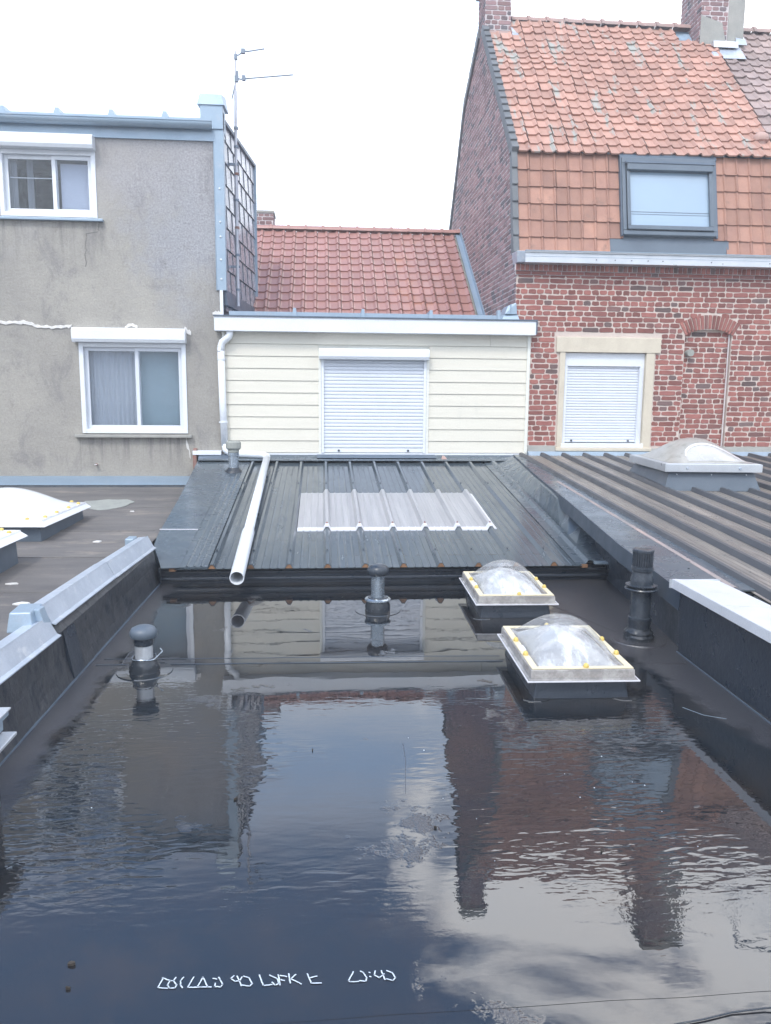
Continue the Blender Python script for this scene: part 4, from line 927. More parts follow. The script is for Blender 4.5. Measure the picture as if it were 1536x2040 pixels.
b.hexa([(-1.16,6.29,zc(6.29)+.006),(-.935,6.29,zc(6.29)+.006),(-.935,10.2,zc(10.2)+.006),(-1.19,10.2,zc(10.2)+.006)],[(-1.16,6.29,zc(6.29)+.012),(-.935,6.29,zc(6.29)+.012),(-.935,10.2,zc(10.2)+.012),(-1.19,10.2,zc(10.2)+.012)])
for x in (-1.10,-1.04,-.985): b.loft([[(x-.012,y,zc(y)+.0125),(x,y,zc(y)+.020),(x+.012,y,zc(y)+.0125)] for y in (6.3,10.15)], False, False)
b.build('left_sheet', M['roof_flash'], cr)
# right flat flashing and wedge
EE = [(2.56,10.38),(2.42,8.83),(2.30,6.95),(2.20,5.6),(2.16,4.46)]
def edge_x(y):
    for (xa, ya), (xb, yb) in zip(EE[:-1], EE[1:]):
        if yb <= y <= ya: return xb+(xa-xb)*(y-yb)/(ya-yb)
    return EE[0][0]
b = MB(); rg = []; n = 16
for i in range(n+1):
    y = 6.30+(10.38-6.30)*i/n; k = min(1, max(0, (y-6.6)/1.1)); k = k*k*(3-2*k)
    xr = edge_x(y)+.0 if y > 7.6 else edge_x(7.6)+(2.56-edge_x(7.6))*(7.6-y)/1.3
    zlo, zhi = zc(y)+.012, .74-.062*(10.4-y)-.008
    xm = 2.30
    rg.append([(2.12,y,zc(y)+.007),(2.20,y,zc(y)+.010),(2.225,y,zc(y)+.040),(2.26,y,zc(y)+.040),(2.285,y,zc(y)+.012),(max(xr-.02,2.30),y,zlo+(zhi-zlo)*k*.9),(max(xr,2.32),y,zlo+(zhi-zlo)*k)])
b.loft(rg, False, False); b.loft([[(x,y,z-.005) for x,y,z in r_] for r_ in rg[:1]]+[rg[0]], False, False)
b.build('right_flashing', M['roof_flash'], cr)
b = MB(); b.box(2.27,2.50,6.26,6.33,zc(6.3)+.010,zc(6.3)+.026); b.build('edge_batten', M['zinc'], cr)
# eaves board / upstand under the sheet
b = MB(); b.box(-1.34,2.55,6.36,6.42,-.01,.128); b.box(-1.33,2.5,6.33,6.36,.03,.055); b.box(-1.33,2.5,6.335,6.36,.085,.105); b.build('eaves_board', M['upstand_r'], cr, bevel=.006)
b = MB(); b.hexa([(-1.19,6.42,-3.6),(2.5,6.42,-3.6),(2.5,10.48,-3.6),(-1.30,10.48,-3.6)],[(-1.19,6.42,zc(6.42)-.02),(2.5,6.42,zc(6.42)-.02),(2.5,10.48,zc(10.48)-.02),(-1.30,10.48,zc(10.48)-.02)]); b.build('roof_body', M['cement'], cr)
# head flashing against the extension
b = MB(); n = 30; rg = []
for x in [-1.60+i*(4.3)/n for i in range(n+1)]: rg.append([(x,10.18,zc(10.18)+.040),(x,10.23,zc(10.23)+.046),(x,10.40,.70),(x,10.475,.735),(x,10.479,.735),(x,10.479,.60),(x,10.18,zc(10.18)+.036)])
b.loft(rg, True, True); b.build('head_flashing', M['roof_flash'], cr)
b = MB(); b.box(-.08,1.50,10.36,10.475,.70,.742); b.hexa([(-.08,10.26,zc(10.26)+.052),(1.50,10.26,zc(10.26)+.052),(1.50,10.36,.70),(-.08,10.36,.70)],[(-.08,10.26,zc(10.26)+.06),(1.50,10.26,zc(10.26)+.06),(1.50,10.36,.742),(-.08,10.36,.742)]); b.build('threshold_flashing', M['zinc_dark'], cr, bevel=.004)
b = MB(); b.hexa([(1.56,10.26,.685),(1.65,10.27,.685),(1.62,10.33,.70),(1.57,10.33,.70)],[(1.575,10.28,.735),(1.61,10.28,.735),(1.60,10.32,.74),(1.58,10.32,.74)]); b.build('mortar_lump', M['clay'], cr)
b = MB(); b.box(-1.70,-1.33,YF-.10,YF+.0,.735,.79); b.build('white_ledge', M['white'], cr, bevel=.004)
b = MB(); b.hexa([(-1.70,YF-.09,.52),(-1.645,YF-.09,.52),(-1.645,YF-.002,.52),(-1.70,YF-.002,.52)],[(-1.70,YF-.09,.80),(-1.655,YF-.09,.80),(-1.65,YF-.002,.82),(-1.70,YF-.002,.82)]); b.build('rusty_bracket', M['rust'], cr, 'rust stained metal bracket end', bevel=.004)
b = MB(); b.hexa([(-1.63,YF-.16,.665),(-1.20,YF-.30,.665),(-1.20,YF-.03,.68),(-1.63,YF-.03,.68)],[(-1.62,YF-.13,.715),(-1.25,YF-.26,.69),(-1.22,YF-.03,.75),(-1.63,YF-.03,.75)]); b.build('lead_apron', M['zinc_dark'], cr, bevel=.008)

# ================================================================== RIGHT METAL ROOF
SR = .062
def zr(y): return .74 - SR*(10.4-y)
rr_ = thing('corrugated_roof', (5,6.5,.4), 'weathered brown grey ribbed metal roof on the right below the brick wall', 'roof')
RX = [2.66+.292*i for i in range(22)]
b = MB(); prof = [(2.60,0)]
for r in RX:
    for f in (.25,.42,.58,.75):
        q = r+.292*f; prof += [(q-.012,0),(q-.004,.005),(q+.004,.005),(q+.012,0)]
prof.append((9.0,0)); 
sheet(b, prof, .5, 10.40, zr, 0, 12, .004, .003); b.build('metal_sheet', M['roof_dark'], rr_)
for r in RX:
    m = MB(); n = 10
    m.loft([[(r-.036,y,zr(y)+.001),(r-.016,y,zr(y)+.042),(r+.016,y,zr(y)+.042),(r+.036,y,zr(y)+.001)] for y in [.5+9.88*i/n for i in range(n+1)]], False, False)
    m.build('rib', M['roof_dark_rib'], rr_)
# left wedge-shaped flashing of this roof
E0 = [(2.56,10.38),(2.42,8.83),(2.30,6.95),(2.20,5.6),(2.16,4.46)]
b = MB()
for i in range(4):
    (xa, ya), (xb, yb) = E0[i], E0[i+1]
    b.hexa([(xb,yb,zr(yb)+.004),(2.66,yb,zr(yb)+.004),(2.66,ya,zr(ya)+.004),(xa,ya,zr(ya)+.004)],[(xb,yb,zr(yb)+.012),(2.66,yb,zr(yb)+.012),(2.66,ya,zr(ya)+.012),(xa,ya,zr(ya)+.012)])
b.build('wedge_flashing', M['roof_flash'], rr_)
b = MB()
for i in range(4):
    (xa, ya), (xb, yb) = E0[i], E0[i+1]; k = .11
    la, lb = max(zc(ya)+.02, zr(ya)-k) if ya > 6.4 else zr(ya)-k, max(zc(yb)+.02, zr(yb)-k) if yb > 6.4 else zr(yb)-k
    b.hexa([(xb-.012,yb,lb),(xb,yb,lb),(xa,ya,la),(xa-.012,ya,la)],[(xb-.004,yb,zr(yb)+.013),(xb+.004,yb,zr(yb)+.013),(xa+.004,ya,zr(ya)+.013),(xa-.004,ya,zr(ya)+.013)])
b.build('edge_flashing', M['edge_dark'], rr_)
b = MB()
b.hexa([(2.20,4.46,-.02),(2.66,4.46,-.02),(2.66,6.6,-.02),(2.44,6.6,-.02)],[(2.20,4.46,zr(4.46)-.01),(2.66,4.46,zr(4.46)-.01),(2.66,6.6,zr(6.6)-.01),(2.34,6.6,zr(6.6)-.01)]); b.build('side_upstand', M['upstand_r'], rr_)
b = MB(); b.hexa([(2.62,.5,-3.6),(9,.5,-3.6),(9,10.45,-3.6),(2.62,10.45,-3.6)],[(2.62,.5,zr(.5)-.02),(9,.5,zr(.5)-.02),(9,10.45,zr(10.45)-.02),(2.62,10.45,zr(10.45)-.02)]); b.build('roof_body', M['cement'], rr_)
b = MB(); b.loft([[(2.50+(y-4.5)*.006,y,zr(y)+.013),(2.52+(y-4.5)*.006,y,zr(y)+.019),(2.54+(y-4.5)*.006,y,zr(y)+.013)] for y in (4.5,8.3)], False, False); b.build('rust_streak', M['pinkish'], rr_, 'pinkish rusty strip beside the first rib')
random.seed(17)
for i in range(16):
    y = random.uniform(4.8,9.6); x = 2.45+random.uniform(-.0,.2)-(.0 if y > 7 else .1)
    m = MB(); m.lathe([(.008,0),(.008,.004),(.004,.006)], (x,y,zr(y)+.012), 7); m.build('screw', M['black'], rr_)
# base flashing of the brick wall
b = MB(); b.hexa([(2.77,10.36,.735),(9,10.36,.735),(9,10.49,.745),(2.77,10.49,.745)],[(2.77,10.42,.79),(9,10.42,.79),(9,10.49,.79),(2.77,10.49,.79)]); b.build('head_flashing', M['zinc'], rr_)

# metal framed skylight on the right roof
t = thing('skylight', (4.07,8.37,zr(8.37)), 'large grimy dome skylight in an aluminium frame on the brown grey ribbed roof', 'skylight')
T = Matrix.Translation((4.07,8.37,0)) @ Matrix.Rotation(R(-5), 4, 'Z')
m = MB(T); curb(m, .43, .55, .50, .62, .5, .79, lambda y: zr(8.37+y)+.004); m.build('curb', M['blue_curb'], t)
m = MB(T); frame_ring(m, .50, .62, .012, .775, .858); frame_ring(m, .486, .606, .05, .852, .862); m.build('frame', M['alu'], t, bevel=.004)
m = MB(T); dome_mesh(m, .44, .56, .863, .235, 22, 2.0, 1.0); m.build('outer_dome', M['old_dome'], t, smooth='all')
def dz_(u, v): return .863 + .235*max(0.0, (1-u*u)*(1-v*v))
for nm, mt, lo_, hi_, lb in (('pale_area', 'milky', -.955, -.01, 'paler milky zone low on the front of the grimy dome'), ('white_arc', 'opal', -.035, .035, 'thin white arc along the front of the grimy dome')):
    m = MB(T); vs = []; n = 28  # pale zone and white arc laid just above the dome surface
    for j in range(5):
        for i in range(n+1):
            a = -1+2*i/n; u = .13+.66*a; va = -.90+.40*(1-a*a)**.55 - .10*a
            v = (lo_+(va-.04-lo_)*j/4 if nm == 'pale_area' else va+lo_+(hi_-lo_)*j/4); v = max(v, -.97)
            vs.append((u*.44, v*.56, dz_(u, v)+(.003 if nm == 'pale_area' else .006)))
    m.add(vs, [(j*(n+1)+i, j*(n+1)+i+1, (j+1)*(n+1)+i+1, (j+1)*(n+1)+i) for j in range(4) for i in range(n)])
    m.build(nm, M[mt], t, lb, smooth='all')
for x in (-.27,.27):
    m = MB(T); m.tube([(x,-.62,.815),(x,-.632,.815)], [.016,.012], 12); m.build('bolt', M['zinc_pale'], t)
for x in (-.36,0,.36):
    m = MB(T); m.tube([(x,-.558,.745),(x,-.574,.745)], [.008,.006], 10); m.build('bolt', M['white'], t)
t = thing('skylight', (4.07,5.33,zr(5.33)), 'second metal framed skylight, only its left corner showing at the right edge', 'skylight')
T = Matrix.Translation((4.09,5.30,0)) @ Matrix.Rotation(R(-5), 4, 'Z')
m = MB(T); curb(m, .43, .55, .52, .62, .3, .60, lambda y: zr(5.30+y)+.004); m.build('curb', M['blue_curb'], t)
m = MB(T); frame_ring(m, .50, .62, .012, .59, .665); frame_ring(m, .486, .606, .05, .659, .669); m.build('frame', M['alu'], t, bevel=.004)
m = MB(T); dome_mesh(m, .44, .56, .670, .20, 20, 2.0, 1.0); m.build('outer_dome', M['old_dome'], t, smooth='all')

# ================================================================== BRICK HOUSE (right)
bh = thing('brick_house', (5.5,13,0), 'red brick house with orange mansard tiles and steep pinkish tiled roof', 'house')
GX = 2.55; XE = 9.2; YR, ZR = 13.3, 7.42; YB, ZB = 10.86, 4.75
HW = (3.245,4.375,.83,2.12); HN = (4.90,5.56,.80,2.36)
b = MB(); holes_plane(b, GX, XE, -3.6, 3.42, YF+.0, [HW, (HN[0],HN[1],HN[2],2.44)], .12)
b.quad((HN[0]-.02,YF+.055,HN[2]-.02),(HN[1]+.02,YF+.055,HN[2]-.02),(HN[1]+.02,YF+.055,2.5),(HN[0]-.02,YF+.055,2.5))
wall_o = b.build('wall', M['mortar'], bh)
random.seed(2)
acx, az0 = 5.235, 1.80       # arch centre, radius
ARI, ARO = .655, .835
def arch_hole(segs, z, zt):
    ns = []
    for s0, s1 in segs:
        zc_ = (z+zt)/2
        if zc_ > 2.31 and zc_ < az0+ARO+.01:
            hw = math.sqrt(max(0, ARO**2-(zc_-az0)**2)); hw = min(hw, .337+(zc_-2.36)*.62 if zc_ > 2.345 else .328)
            if hw > 0:
                x0, x1 = acx-hw, acx+hw
                if s1 <= x0 or s0 >= x1: ns.append((s0, s1)); continue
                if s0 < x0-.02: ns.append((s0, x0-.006))
                if s1 > x1+.02: ns.append((x1+.006, s1))
                continue
        ns.append((s0, s1))
    return ns
m = MB(); place = lambda u, z, d: (u, YF-d, z)
brick_wall(m, place, GX+.004, 7.6, .865, 3.12, [(2.50,2.775,0,2.53),(3.10,4.57,2.105,2.335),(3.16,4.50,.70,2.12),(HN[0],HN[1],0,2.33),arch_hole], None, .006, .0135)
m.build('brickwork', M['brick'], wall_o)
m = MB(); brick_wall(m, lambda u, z, d: (u, YF+.055-d, z), HN[0], HN[1]-.01, .83, 2.44, [], None, .006, .0135); m.build('niche_brickwork', M['brick'], wall_o)
m = MB()                                            # arch voussoirs
nv = 15; a0, a1 = math.radians(90-31), math.radians(90+31)
for i in range(nv):
    t0 = a0+(a1-a0)*(i+.14)/nv; t1 = a0+(a1-a0)*(i+.86)/nv; vs = []
    for dd, dy in ((0,.0),(1,-.012)):
        for r_, t_ in ((ARI,t0),(ARO,t0),(ARO,t1),(ARI,t1)):
            rj = r_+random.uniform(-.004,.004); vs.append((acx+rj*math.cos(t_), YF+dy+.012*0, az0+rj*math.sin(t_)))
    m.add(vs, [(4,5,6,7),(0,1,5,4),(1,2,6,5),(2,3,7,6),(3,0,4,7)])
m.build('arch_bricks', M['brick'], wall_o)
m = MB()                                            # soldier course under the gutter + projecting course
x = GX-.02
while x < 7.6:
    w_ = random.uniform(.046,.054); vs_z = random.uniform(-.002,.002)
    m.box(x,x+w_,YF-.055,YF+.0,3.165+vs_z,3.245); x += w_+.013
x = GX-.01
while x < 7.6:
    w_ = random.choice((.10,.205,.205)); m.box(x,x+w_-.012,YF-.026,YF+.0,3.118,3.158); x += w_
m.build('corbel_bricks', M['brick'], wall_o)
b = MB(); b.box(GX-.03,7.6,YF-.045,YF+.0,3.16,3.25); b.box(GX-.02,7.6,YF-.018,YF,3.112,3.16); b.build('corbel_mortar', M['mortar_old'], wall_o)
b = MB(); b.hexa([(2.77,YF-.03,.78),(3.16,YF-.03,.78),(3.16,YF,.78),(2.77,YF,.78)],[(2.77,YF-.015,.87),(3.16,YF-.015,.86),(3.16,YF,.87),(2.77,YF,.87)])
b.hexa([(3.16,YF-.032,.78),(4.75,YF-.032,.78),(4.75,YF,.78),(3.16,YF,.78)],[(3.16,YF-.015,.83),(4.75,YF-.015,.835),(4.75,YF,.83),(3.16,YF,.83)])
b.hexa([(4.75,YF-.03,.78),(7.6,YF-.03,.78),(7.6,YF,.78),(4.75,YF,.78)],[(4.75,YF-.015,.85),(7.6,YF-.015,.86),(7.6,YF,.86),(4.75,YF,.86)])
b.build('cement_plinth', M['cement'], bh)
# window with stone surround
wn = MB(); wn.box(3.12,4.56,YF-.03,YF+.002,2.12,2.32); wo = wn.build('stone_lintel', M['stone'], bh, bevel=.006)
for q_ in ((3.175,3.25),(4.37,4.485)):
    b = MB(); b.box(*q_,YF-.022,YF+.13,.84,2.12); b.build('stone_jamb', M['stone'], bh, bevel=.005)
b = MB(); b.box(3.16,4.50,YF-.055,YF+.12,.795,.842); b.build('stone_sill', M['stone'], bh, bevel=.008)
bw = roller_window(bh, 3.252, 4.368, .90, 1.94, YF+.06, 1.94, .0, pitch=.037, guides=.05, locks=(3.40,4.20), bottom=False)
b = MB(); b.box(3.252,4.368,YF+.03,YF+.11,1.94,2.115); b.build('shutter_box', M['white'], bw, bevel=.003)
b = MB(); b.box(3.235,4.385,YF-.035,YF+.08,.842,.898); b.build('white_sill', M['white'], bw, bevel=.006)
b = MB(); b.box(4.30,4.345,YF+.015,YF+.06,.90,1.93); b.build('casing', M['slat'], bw)
# round vent, conduit in the niche
b = MB(); b.tube([(4.975,YF+.06,2.13),(4.975,YF-.045,2.13)], .048, 20, False); rr2 = [[(4.975+r*math.cos(t), YF-.045, 2.13+r*math.sin(t)) for t in [6.2832*k/20 for k in range(20)]] for r in (.048,.034)]; b.loft(rr2, True, False); b.tube([(4.975,YF-.045,2.13),(4.975,YF+.02,2.13)], .034, 20); b.build('pipe_end', M['mastic'], bh, smooth=True)
b = MB(); b.tube([(5.535,YF+.03,.84),(5.535,YF+.03,2.38)], .010, 8); b.build('conduit', M['mortar_old'], bh)
# gable wall (left side), weathered bricks
def front_line(y):           # roof surface height over the gable
    if y < YB: return 3.42+(y-10.6)/(YB-10.6)*(4.75-3.42) if y > 10.6 else 3.42
    if y < YR: return ZB+(y-YB)/(YR-YB)*(ZR-ZB)
    return ZR-(y-YR)*(.55) if y < 14.7 else ZR-.77-(y-14.7)*1.35
b = MB(); ysg = [10.5,10.6,10.86,13.3,14.7,16.2]; top = [(GX, y, front_line(y)-.03) for y in ysg]
b.add([(GX,10.5,-3.6)]+top+[(GX,16.2,-3.6)], [tuple(range(8))[::-1]])
b.quad((XE,10.5,-3.6),(XE,16.2,-3.6),(XE,16.2,4.5),(XE,10.5,3.4)); b.quad((GX,16.2,-3.6),(XE,16.2,-3.6),(XE,16.2,4.5),(GX,16.2,4.5))
go = b.build('gable_wall', M['mortar_old'], bh)
m = MB(); brick_wall(m, lambda u, z, d: (GX-d, u, z), 10.5, 16.18, 2.40, 7.9, [], lambda u, z: z < front_line(u)-.05, .005, .013, irr=.003)
m.build('gable_brickwork', M['brick_old'], go)
# mansard
Vm = Vector((0, YB-10.58, 4.76-3.40)); Lm = Vm.length; Vm.normalize(); Nm = Vector((0,-Vm.z,Vm.y))
RWX = (3.99,5.36,3.64,4.70)
random.seed(13)
def keep_man(u, v):
    x = GX+.02+u; z = 3.40+v*Vm.z
    if x < GX+.03 or x > 7.6: return False
    if 3.97 < x < 5.33 and z > 3.62: return False
    if 3.82 < x < 5.40 and z < 3.62: return False
    return True
m = MB(); tiles(m, (GX+.02,10.58,3.40), U, Vm, Nm, 29, 6, .1795, .2285, keep_man, 'flat', .014, .005, sag=.02); m.build('mansard_tiles', M['tile_mans'], bh)
b = MB(); b.quad((GX,10.60,3.36),(XE,10.60,3.36),(XE,YB+.02,4.76),(GX,YB+.02,4.76)); b.build('mansard_underlay', M['room'], bh)
# upper roof
Vu = Vector((0, YR-YB+.02, ZR-4.76)); Lu = Vu.length; Vu.normalize(); Nu = Vector((0,-Vu.z,Vu.y))
nu = 19; eu = (Lu-.02)/nu
XN = 6.16
random.seed(31)
def keep_up(u, v):
    x = GX+.04+u
    if x < GX+.03 or x > XN+.02: return False
    if v > Lu-.38 and x < 2.98: return False
    if v > Lu-.42 and 5.70+ (Lu-v)*.0 < x < 6.45: return False
    return True
m = MB(); tiles(m, (GX+.04,YB-.06,4.74), U, Vu, Nu, 36, nu, .1795, eu, keep_up, 'roll', .018, .007, sag=.05)
ro = m.build('roof_tiles', M['tile_top'], bh)
b = MB(); b.quad((GX,YB,4.73),(XE,YB,4.73),(XE,YR,ZR-.03),(GX,YR,ZR-.03)); b.quad((GX,YR,ZR-.03),(XE,YR,ZR-.03),(XE,16.2,4.6),(GX,16.2,4.6)); b.build('roof_underlay', M['room'], bh)
for i in range(10):
    x0 = 3.0+i*.30
    if x0 > 5.85: break
    m = MB(); rg = [[(x, YR+(.10+k)*math.cos(a), ZR-.01+(.085+k)*math.sin(a)) for a in [math.pi*q/8 for q in range(9)]] for x, k in ((x0,0.0),(x0+.25,0.0),(x0+.255,.02),(x0+.303,.02))]
    m.loft(rg, False, False); m.build('ridge_tile', M['tile_ridge'], bh, smooth=True)
# verge tiles (dark) along the gable edge
for i in range(21):
    v = i*.178
    if v > Lu-.3: break
    p0 = Vector((GX-.045, YB-.05, 4.75))+Vu*v; m = MB()
    q = p0+Vu*.21; ex_ = Nu
    m.hexa([p0-ex_*.10, p0+U*.10-ex_*.10+ex_*.0, q+U*.10-ex_*.10, q-ex_*.10],[p0+ex_*.058, p0+U*.095+ex_*.062, q+U*.095+ex_*.030, q+ex_*.026]); m.build('verge_tile', M['verge'], bh, bevel=.008)
for i in range(6):
    p0 = Vector((GX-.045,10.56,3.40))+Vm*(i*.2285); q = p0+Vm*.245; m = MB(); m.hexa([p0-Nm*.10, p0+U*.085-Nm*.10, q+U*.085-Nm*.10, q-Nm*.10],[p0+Nm*.042, p0+U*.08+Nm*.046, q+U*.08+Nm*.018, q+Nm*.014]); m.build('verge_tile', M['verge'], bh, bevel=.008)
for i in range(11):                                  # verge down the rear slope
    y = 13.45+i*.25; z = front_line(y); z2 = front_line(y+.25); m = MB()
    m.hexa([(GX-.04,y,z-.12),(GX+.1,y,z-.12),(GX+.1,y+.26,z2-.12),(GX-.04,y+.26,z2-.12)],[(GX-.04,y,z+.03),(GX+.1,y,z+.03),(GX+.1,y+.26,z2+.055),(GX-.04,y+.26,z2+.055)]); m.build('verge_tile', M['verge'], bh, bevel=.01)
# cornice gutter
b = MB(); prof = [(10.50,3.235),(10.30,3.245),(10.30,3.36),(10.28,3.365),(10.275,3.385),(10.30,3.39),(10.315,3.375),(10.50,3.40),(10.60,3.40),(10.60,3.235)]
b.loft([[(x,y,z) for y, z in prof] for x in (GX+.06, 8.6)], True, True); co_ = b.build('cornice', M['alu'], bh)
b = MB(); b.box(GX+.055,8.6,10.272,10.298,3.385,3.393); b.box(GX+.055,8.6,10.296,10.30,3.318,3.322); b.build('gutter_edge', M['zinc'], co_)
b = MB(); b.hexa([(GX-.03,10.36,3.25),(GX+.06,10.32,3.25),(GX+.06,10.6,3.25),(GX-.03,10.6,3.25)],[(GX-.05,10.33,3.385),(GX+.06,10.285,3.385),(GX+.06,10.6,3.40),(GX-.05,10.6,3.40)]); b.build('cornice_end', M['zinc_pale'], co_, bevel=.005)
for x in (3.55,3.80,4.02,4.24,4.44,5.1,5.9):
    m = MB(); m.tube([(x,10.30,3.29),(x,10.293,3.29)], .007, 8); m.build('nail', M['black'], co_)
# roof window in the mansard
def mp_(x, z, out_): # point on mansard plane
    k = (z-3.40)/Vm.z; p = Vector((x,10.58,3.40))+Vm*k+Nm*out_; return (p.x,p.y,p.z)
def mbox(mb, x0, x1, z0, z1, o0, o1):
    mb.hexa([mp_(x0,z0,o0),mp_(x1,z0,o0),mp_(x1,z1,o0),mp_(x0,z1,o0)],[mp_(x0,z0,o1),mp_(x1,z0,o1),mp_(x1,z1,o1),mp_(x0,z1,o1)])
m = MB(); mbox(m,3.985,5.275,3.645,3.705,0,.10); mbox(m,3.985,5.275,4.60,4.68,0,.10); mbox(m,3.985,4.035,3.705,4.60,0,.10); mbox(m,5.225,5.275,3.705,4.60,0,.10)
rw = m.build('roof_window', M['grey_frame'], bh, bevel=.008)
m = MB(); mbox(m,4.04,5.22,3.71,3.765,.02,.125); mbox(m,4.04,5.22,4.49,4.59,.02,.15); mbox(m,4.04,4.085,3.765,4.49,.02,.12); mbox(m,5.175,5.22,3.765,4.49,.02,.12); m.build('sash', M['grey_frame'], rw, bevel=.006)
m = MB(); mbox(m,4.02,5.24,4.575,4.605,.10,.16); m.build('sash_trim', M['zinc_dark'], rw)
m = MB(); mbox(m,4.08,5.18,3.76,4.495,.06,.075); m.build('pane', M['glass_roof'], rw)
m = MB(); mbox(m,4.085,5.175,3.955,3.962,.0752,.078); mbox(m,4.085,5.175,3.925,3.93,.0752,.078); m.build('blind_bar', M['grey_frame'], rw)
m = MB(); mbox(m,3.80,5.47,3.405,3.645,.0,.022); m.build('apron', M['grey_frame'], rw)
m = MB(); mbox(m,3.965,3.985,3.64,4.70,0,.075); mbox(m,5.275,5.305,3.64,4.70,0,.06); mbox(m,3.965,5.305,4.68,4.74,0,.07); m.build('window_flashing', M['zinc_dark'], rw)
# chimneys
def chimney(x0, x1, y0, y1, z0, z1, render=False):
    b_ = MB(); b_.box(x0,x1,y0,y1,z0,z1); c_ = b_.build('chimney', M['mortar_old'], bh)
    m_ = MB(); brick_wall(m_, lambda u,z,d: (u,y0-d,z), x0, x1 if not render else x0+(x1-x0)*.62, z0, z1, irr=.003); brick_wall(m_, lambda u,z,d: (x0-d,u,z), y0, y1, z0, z1, irr=.003); brick_wall(m_, lambda u,z,d: (x1+d,u,z), y0, y1, z0, z1, irr=.003)
    m_.build('chimney_bricks', M['brick_old'], c_)
    if render:
        q = MB(); q.box(x0+(x1-x0)*.64,x1+.008,y0-.012,y0,z0,z1); q.build('render_patch', M['cement'], c_)
        q = MB(); q.hexa([(x0-.003,y0-.02,z0),(x0+(x1-x0)*.66,y0-.02,z0),(x0+(x1-x0)*.66,y0,z0),(x0-.003,y0,z0)],[(x0-.003,y0-.008,z0+.55),(x0+(x1-x0)*.5,y0-.008,z0+.45),(x0+(x1-x0)*.5,y0,z0+.45),(x0-.003,y0,z0+.55)]); q.build('render_patch', M['cement'], c_)
    q = MB(); q.box(x0-.05,x1+.05,y0-.05,y1+.05,z1,z1+.09); q.box(x0-.02,x1+.02,y0-.02,y1+.02,z1+.09,z1+.15); q.build('chimney_cap', M['cement'], c_, bevel=.01)
    return c_
random.seed(19)
c1 = chimney(GX+.0, 2.955, 13.08, 13.62, 7.0, 7.86)
b = MB(); b.hexa([(GX,12.98,7.02),(2.96,12.98,7.02),(2.96,13.08,7.12),(GX,13.08,7.12)],[(GX,12.99,7.09),(2.96,12.99,7.09),(2.96,13.08,7.19),(GX,13.08,7.19)]); b.build('tile_apron', M['tile_ridge'], c1)
b = MB(); b.hexa([(2.955,12.95,7.06),(3.06,12.95,7.06),(3.06,13.4,7.42),(2.955,13.4,7.42)],[(2.955,12.95,7.13),(3.05,12.95,7.10),(3.05,13.4,7.50),(2.955,13.4,7.55)]); b.build('chimney_flashing', M['zinc_pale'], c1)
c2 = chimney(5.93, 6.62, 12.86, 13.6, 6.90, 8.55, True)
b = MB(); b.hexa([(6.10,12.72,6.94),(6.50,12.72,6.94),(6.50,12.86,7.02),(6.10,12.86,7.02)],[(6.10,12.74,7.04),(6.50,12.74,7.04),(6.50,12.86,7.06),(6.10,12.86,7.06)]); b.build('chimney_flashing', M['alu'], c2)
b = MB(); b.hexa([(6.02,12.58,6.72),(6.56,12.56,6.72),(6.62,12.86,6.96),(6.02,12.86,6.96)],[(6.06,12.60,6.78),(6.52,12.58,6.78),(6.58,12.86,7.02),(6.06,12.86,7.02)]); b.hexa([(6.5,12.80,7.02),(6.68,12.80,7.02),(6.72,13.3,7.40),(6.62,13.3,7.40)],[(6.5,12.82,7.12),(6.66,12.82,7.10),(6.70,13.3,7.52),(6.62,13.3,7.52)]); b.build('chimney_flashing', M['zinc_pale'], c2)
b = MB(); b.lathe([(.09,0),(.085,.2),(.11,.22),(.11,.27),(.08,.28)], (6.42,13.2,8.68), 16); b.build('chimney_pot', M['clay'], c2, smooth=True)
# clay roof cowl
b = MB(); b.lathe([(.06,-.06),(.07,.01),(.098,.025),(.108,.06),(.094,.105),(.055,.132),(.002,.14)], (6.05,11.04,5.02), 20); ck = b.build('roof_cowl', M['clay'], bh, smooth=True)
q0 = Vector((6.05,11.02,4.95)); b = MB(); b.hexa([q0-U*.16-Vu*.12, q0+U*.17-Vu*.12, q0+U*.17+Vu*.12, q0-U*.16+Vu*.12],[q0-U*.13-Vu*.10+Nu*.045, q0+U*.14-Vu*.10+Nu*.045, q0+U*.14+Vu*.10+Nu*.045, q0-U*.13+Vu*.10+Nu*.045]); b.build('cowl_flashing', M['zinc_pale'], ck, bevel=.01)

# neighbour roof beyond
nh = thing('neighbour_house', (8,13,0), 'next house to the right with weathered grey brown tiled roof behind the chimney', 'house')
def keep_nb(u, v): return XN+.05+u > XN+.03
random.seed(37)
m = MB(); tiles(m, (XN+.06,YB-.05,4.72), U, Vu, Nu, 30, 17, .20, Lu/17, lambda u, v: u > 0 and not (v > Lu-.5 and u < .45), 'roll', .02, .008, sag=.05); m.build('roof_tiles', M['tile_grey'], nh)
for i in range(14):
    x0 = 6.70+i*.33; m = MB(); rg = [[(x, YR+(.10+k)*math.cos(a), ZR-.02+(.085+k)*math.sin(a)) for a in [math.pi*q/8 for q in range(9)]] for x, k in ((x0,0.0),(x0+.28,0.0),(x0+.285,.02),(x0+.333,.02))]
    m.loft(rg, False, False); m.build('ridge_tile', M['tile_ridge'], nh, smooth=True)
b = MB(); b.box(9.22,13,10.5,16,-3.6,4.6); b.quad((9.2,YB,4.70),(13,YB,4.70),(13,YR,ZR-.03),(9.2,YR,ZR-.03)); b.quad((9.2,YR,ZR-.03),(13,YR,ZR-.03),(13,16.2,4.6),(9.2,16.2,4.6)); b.build('wall', M['cement'], nh)
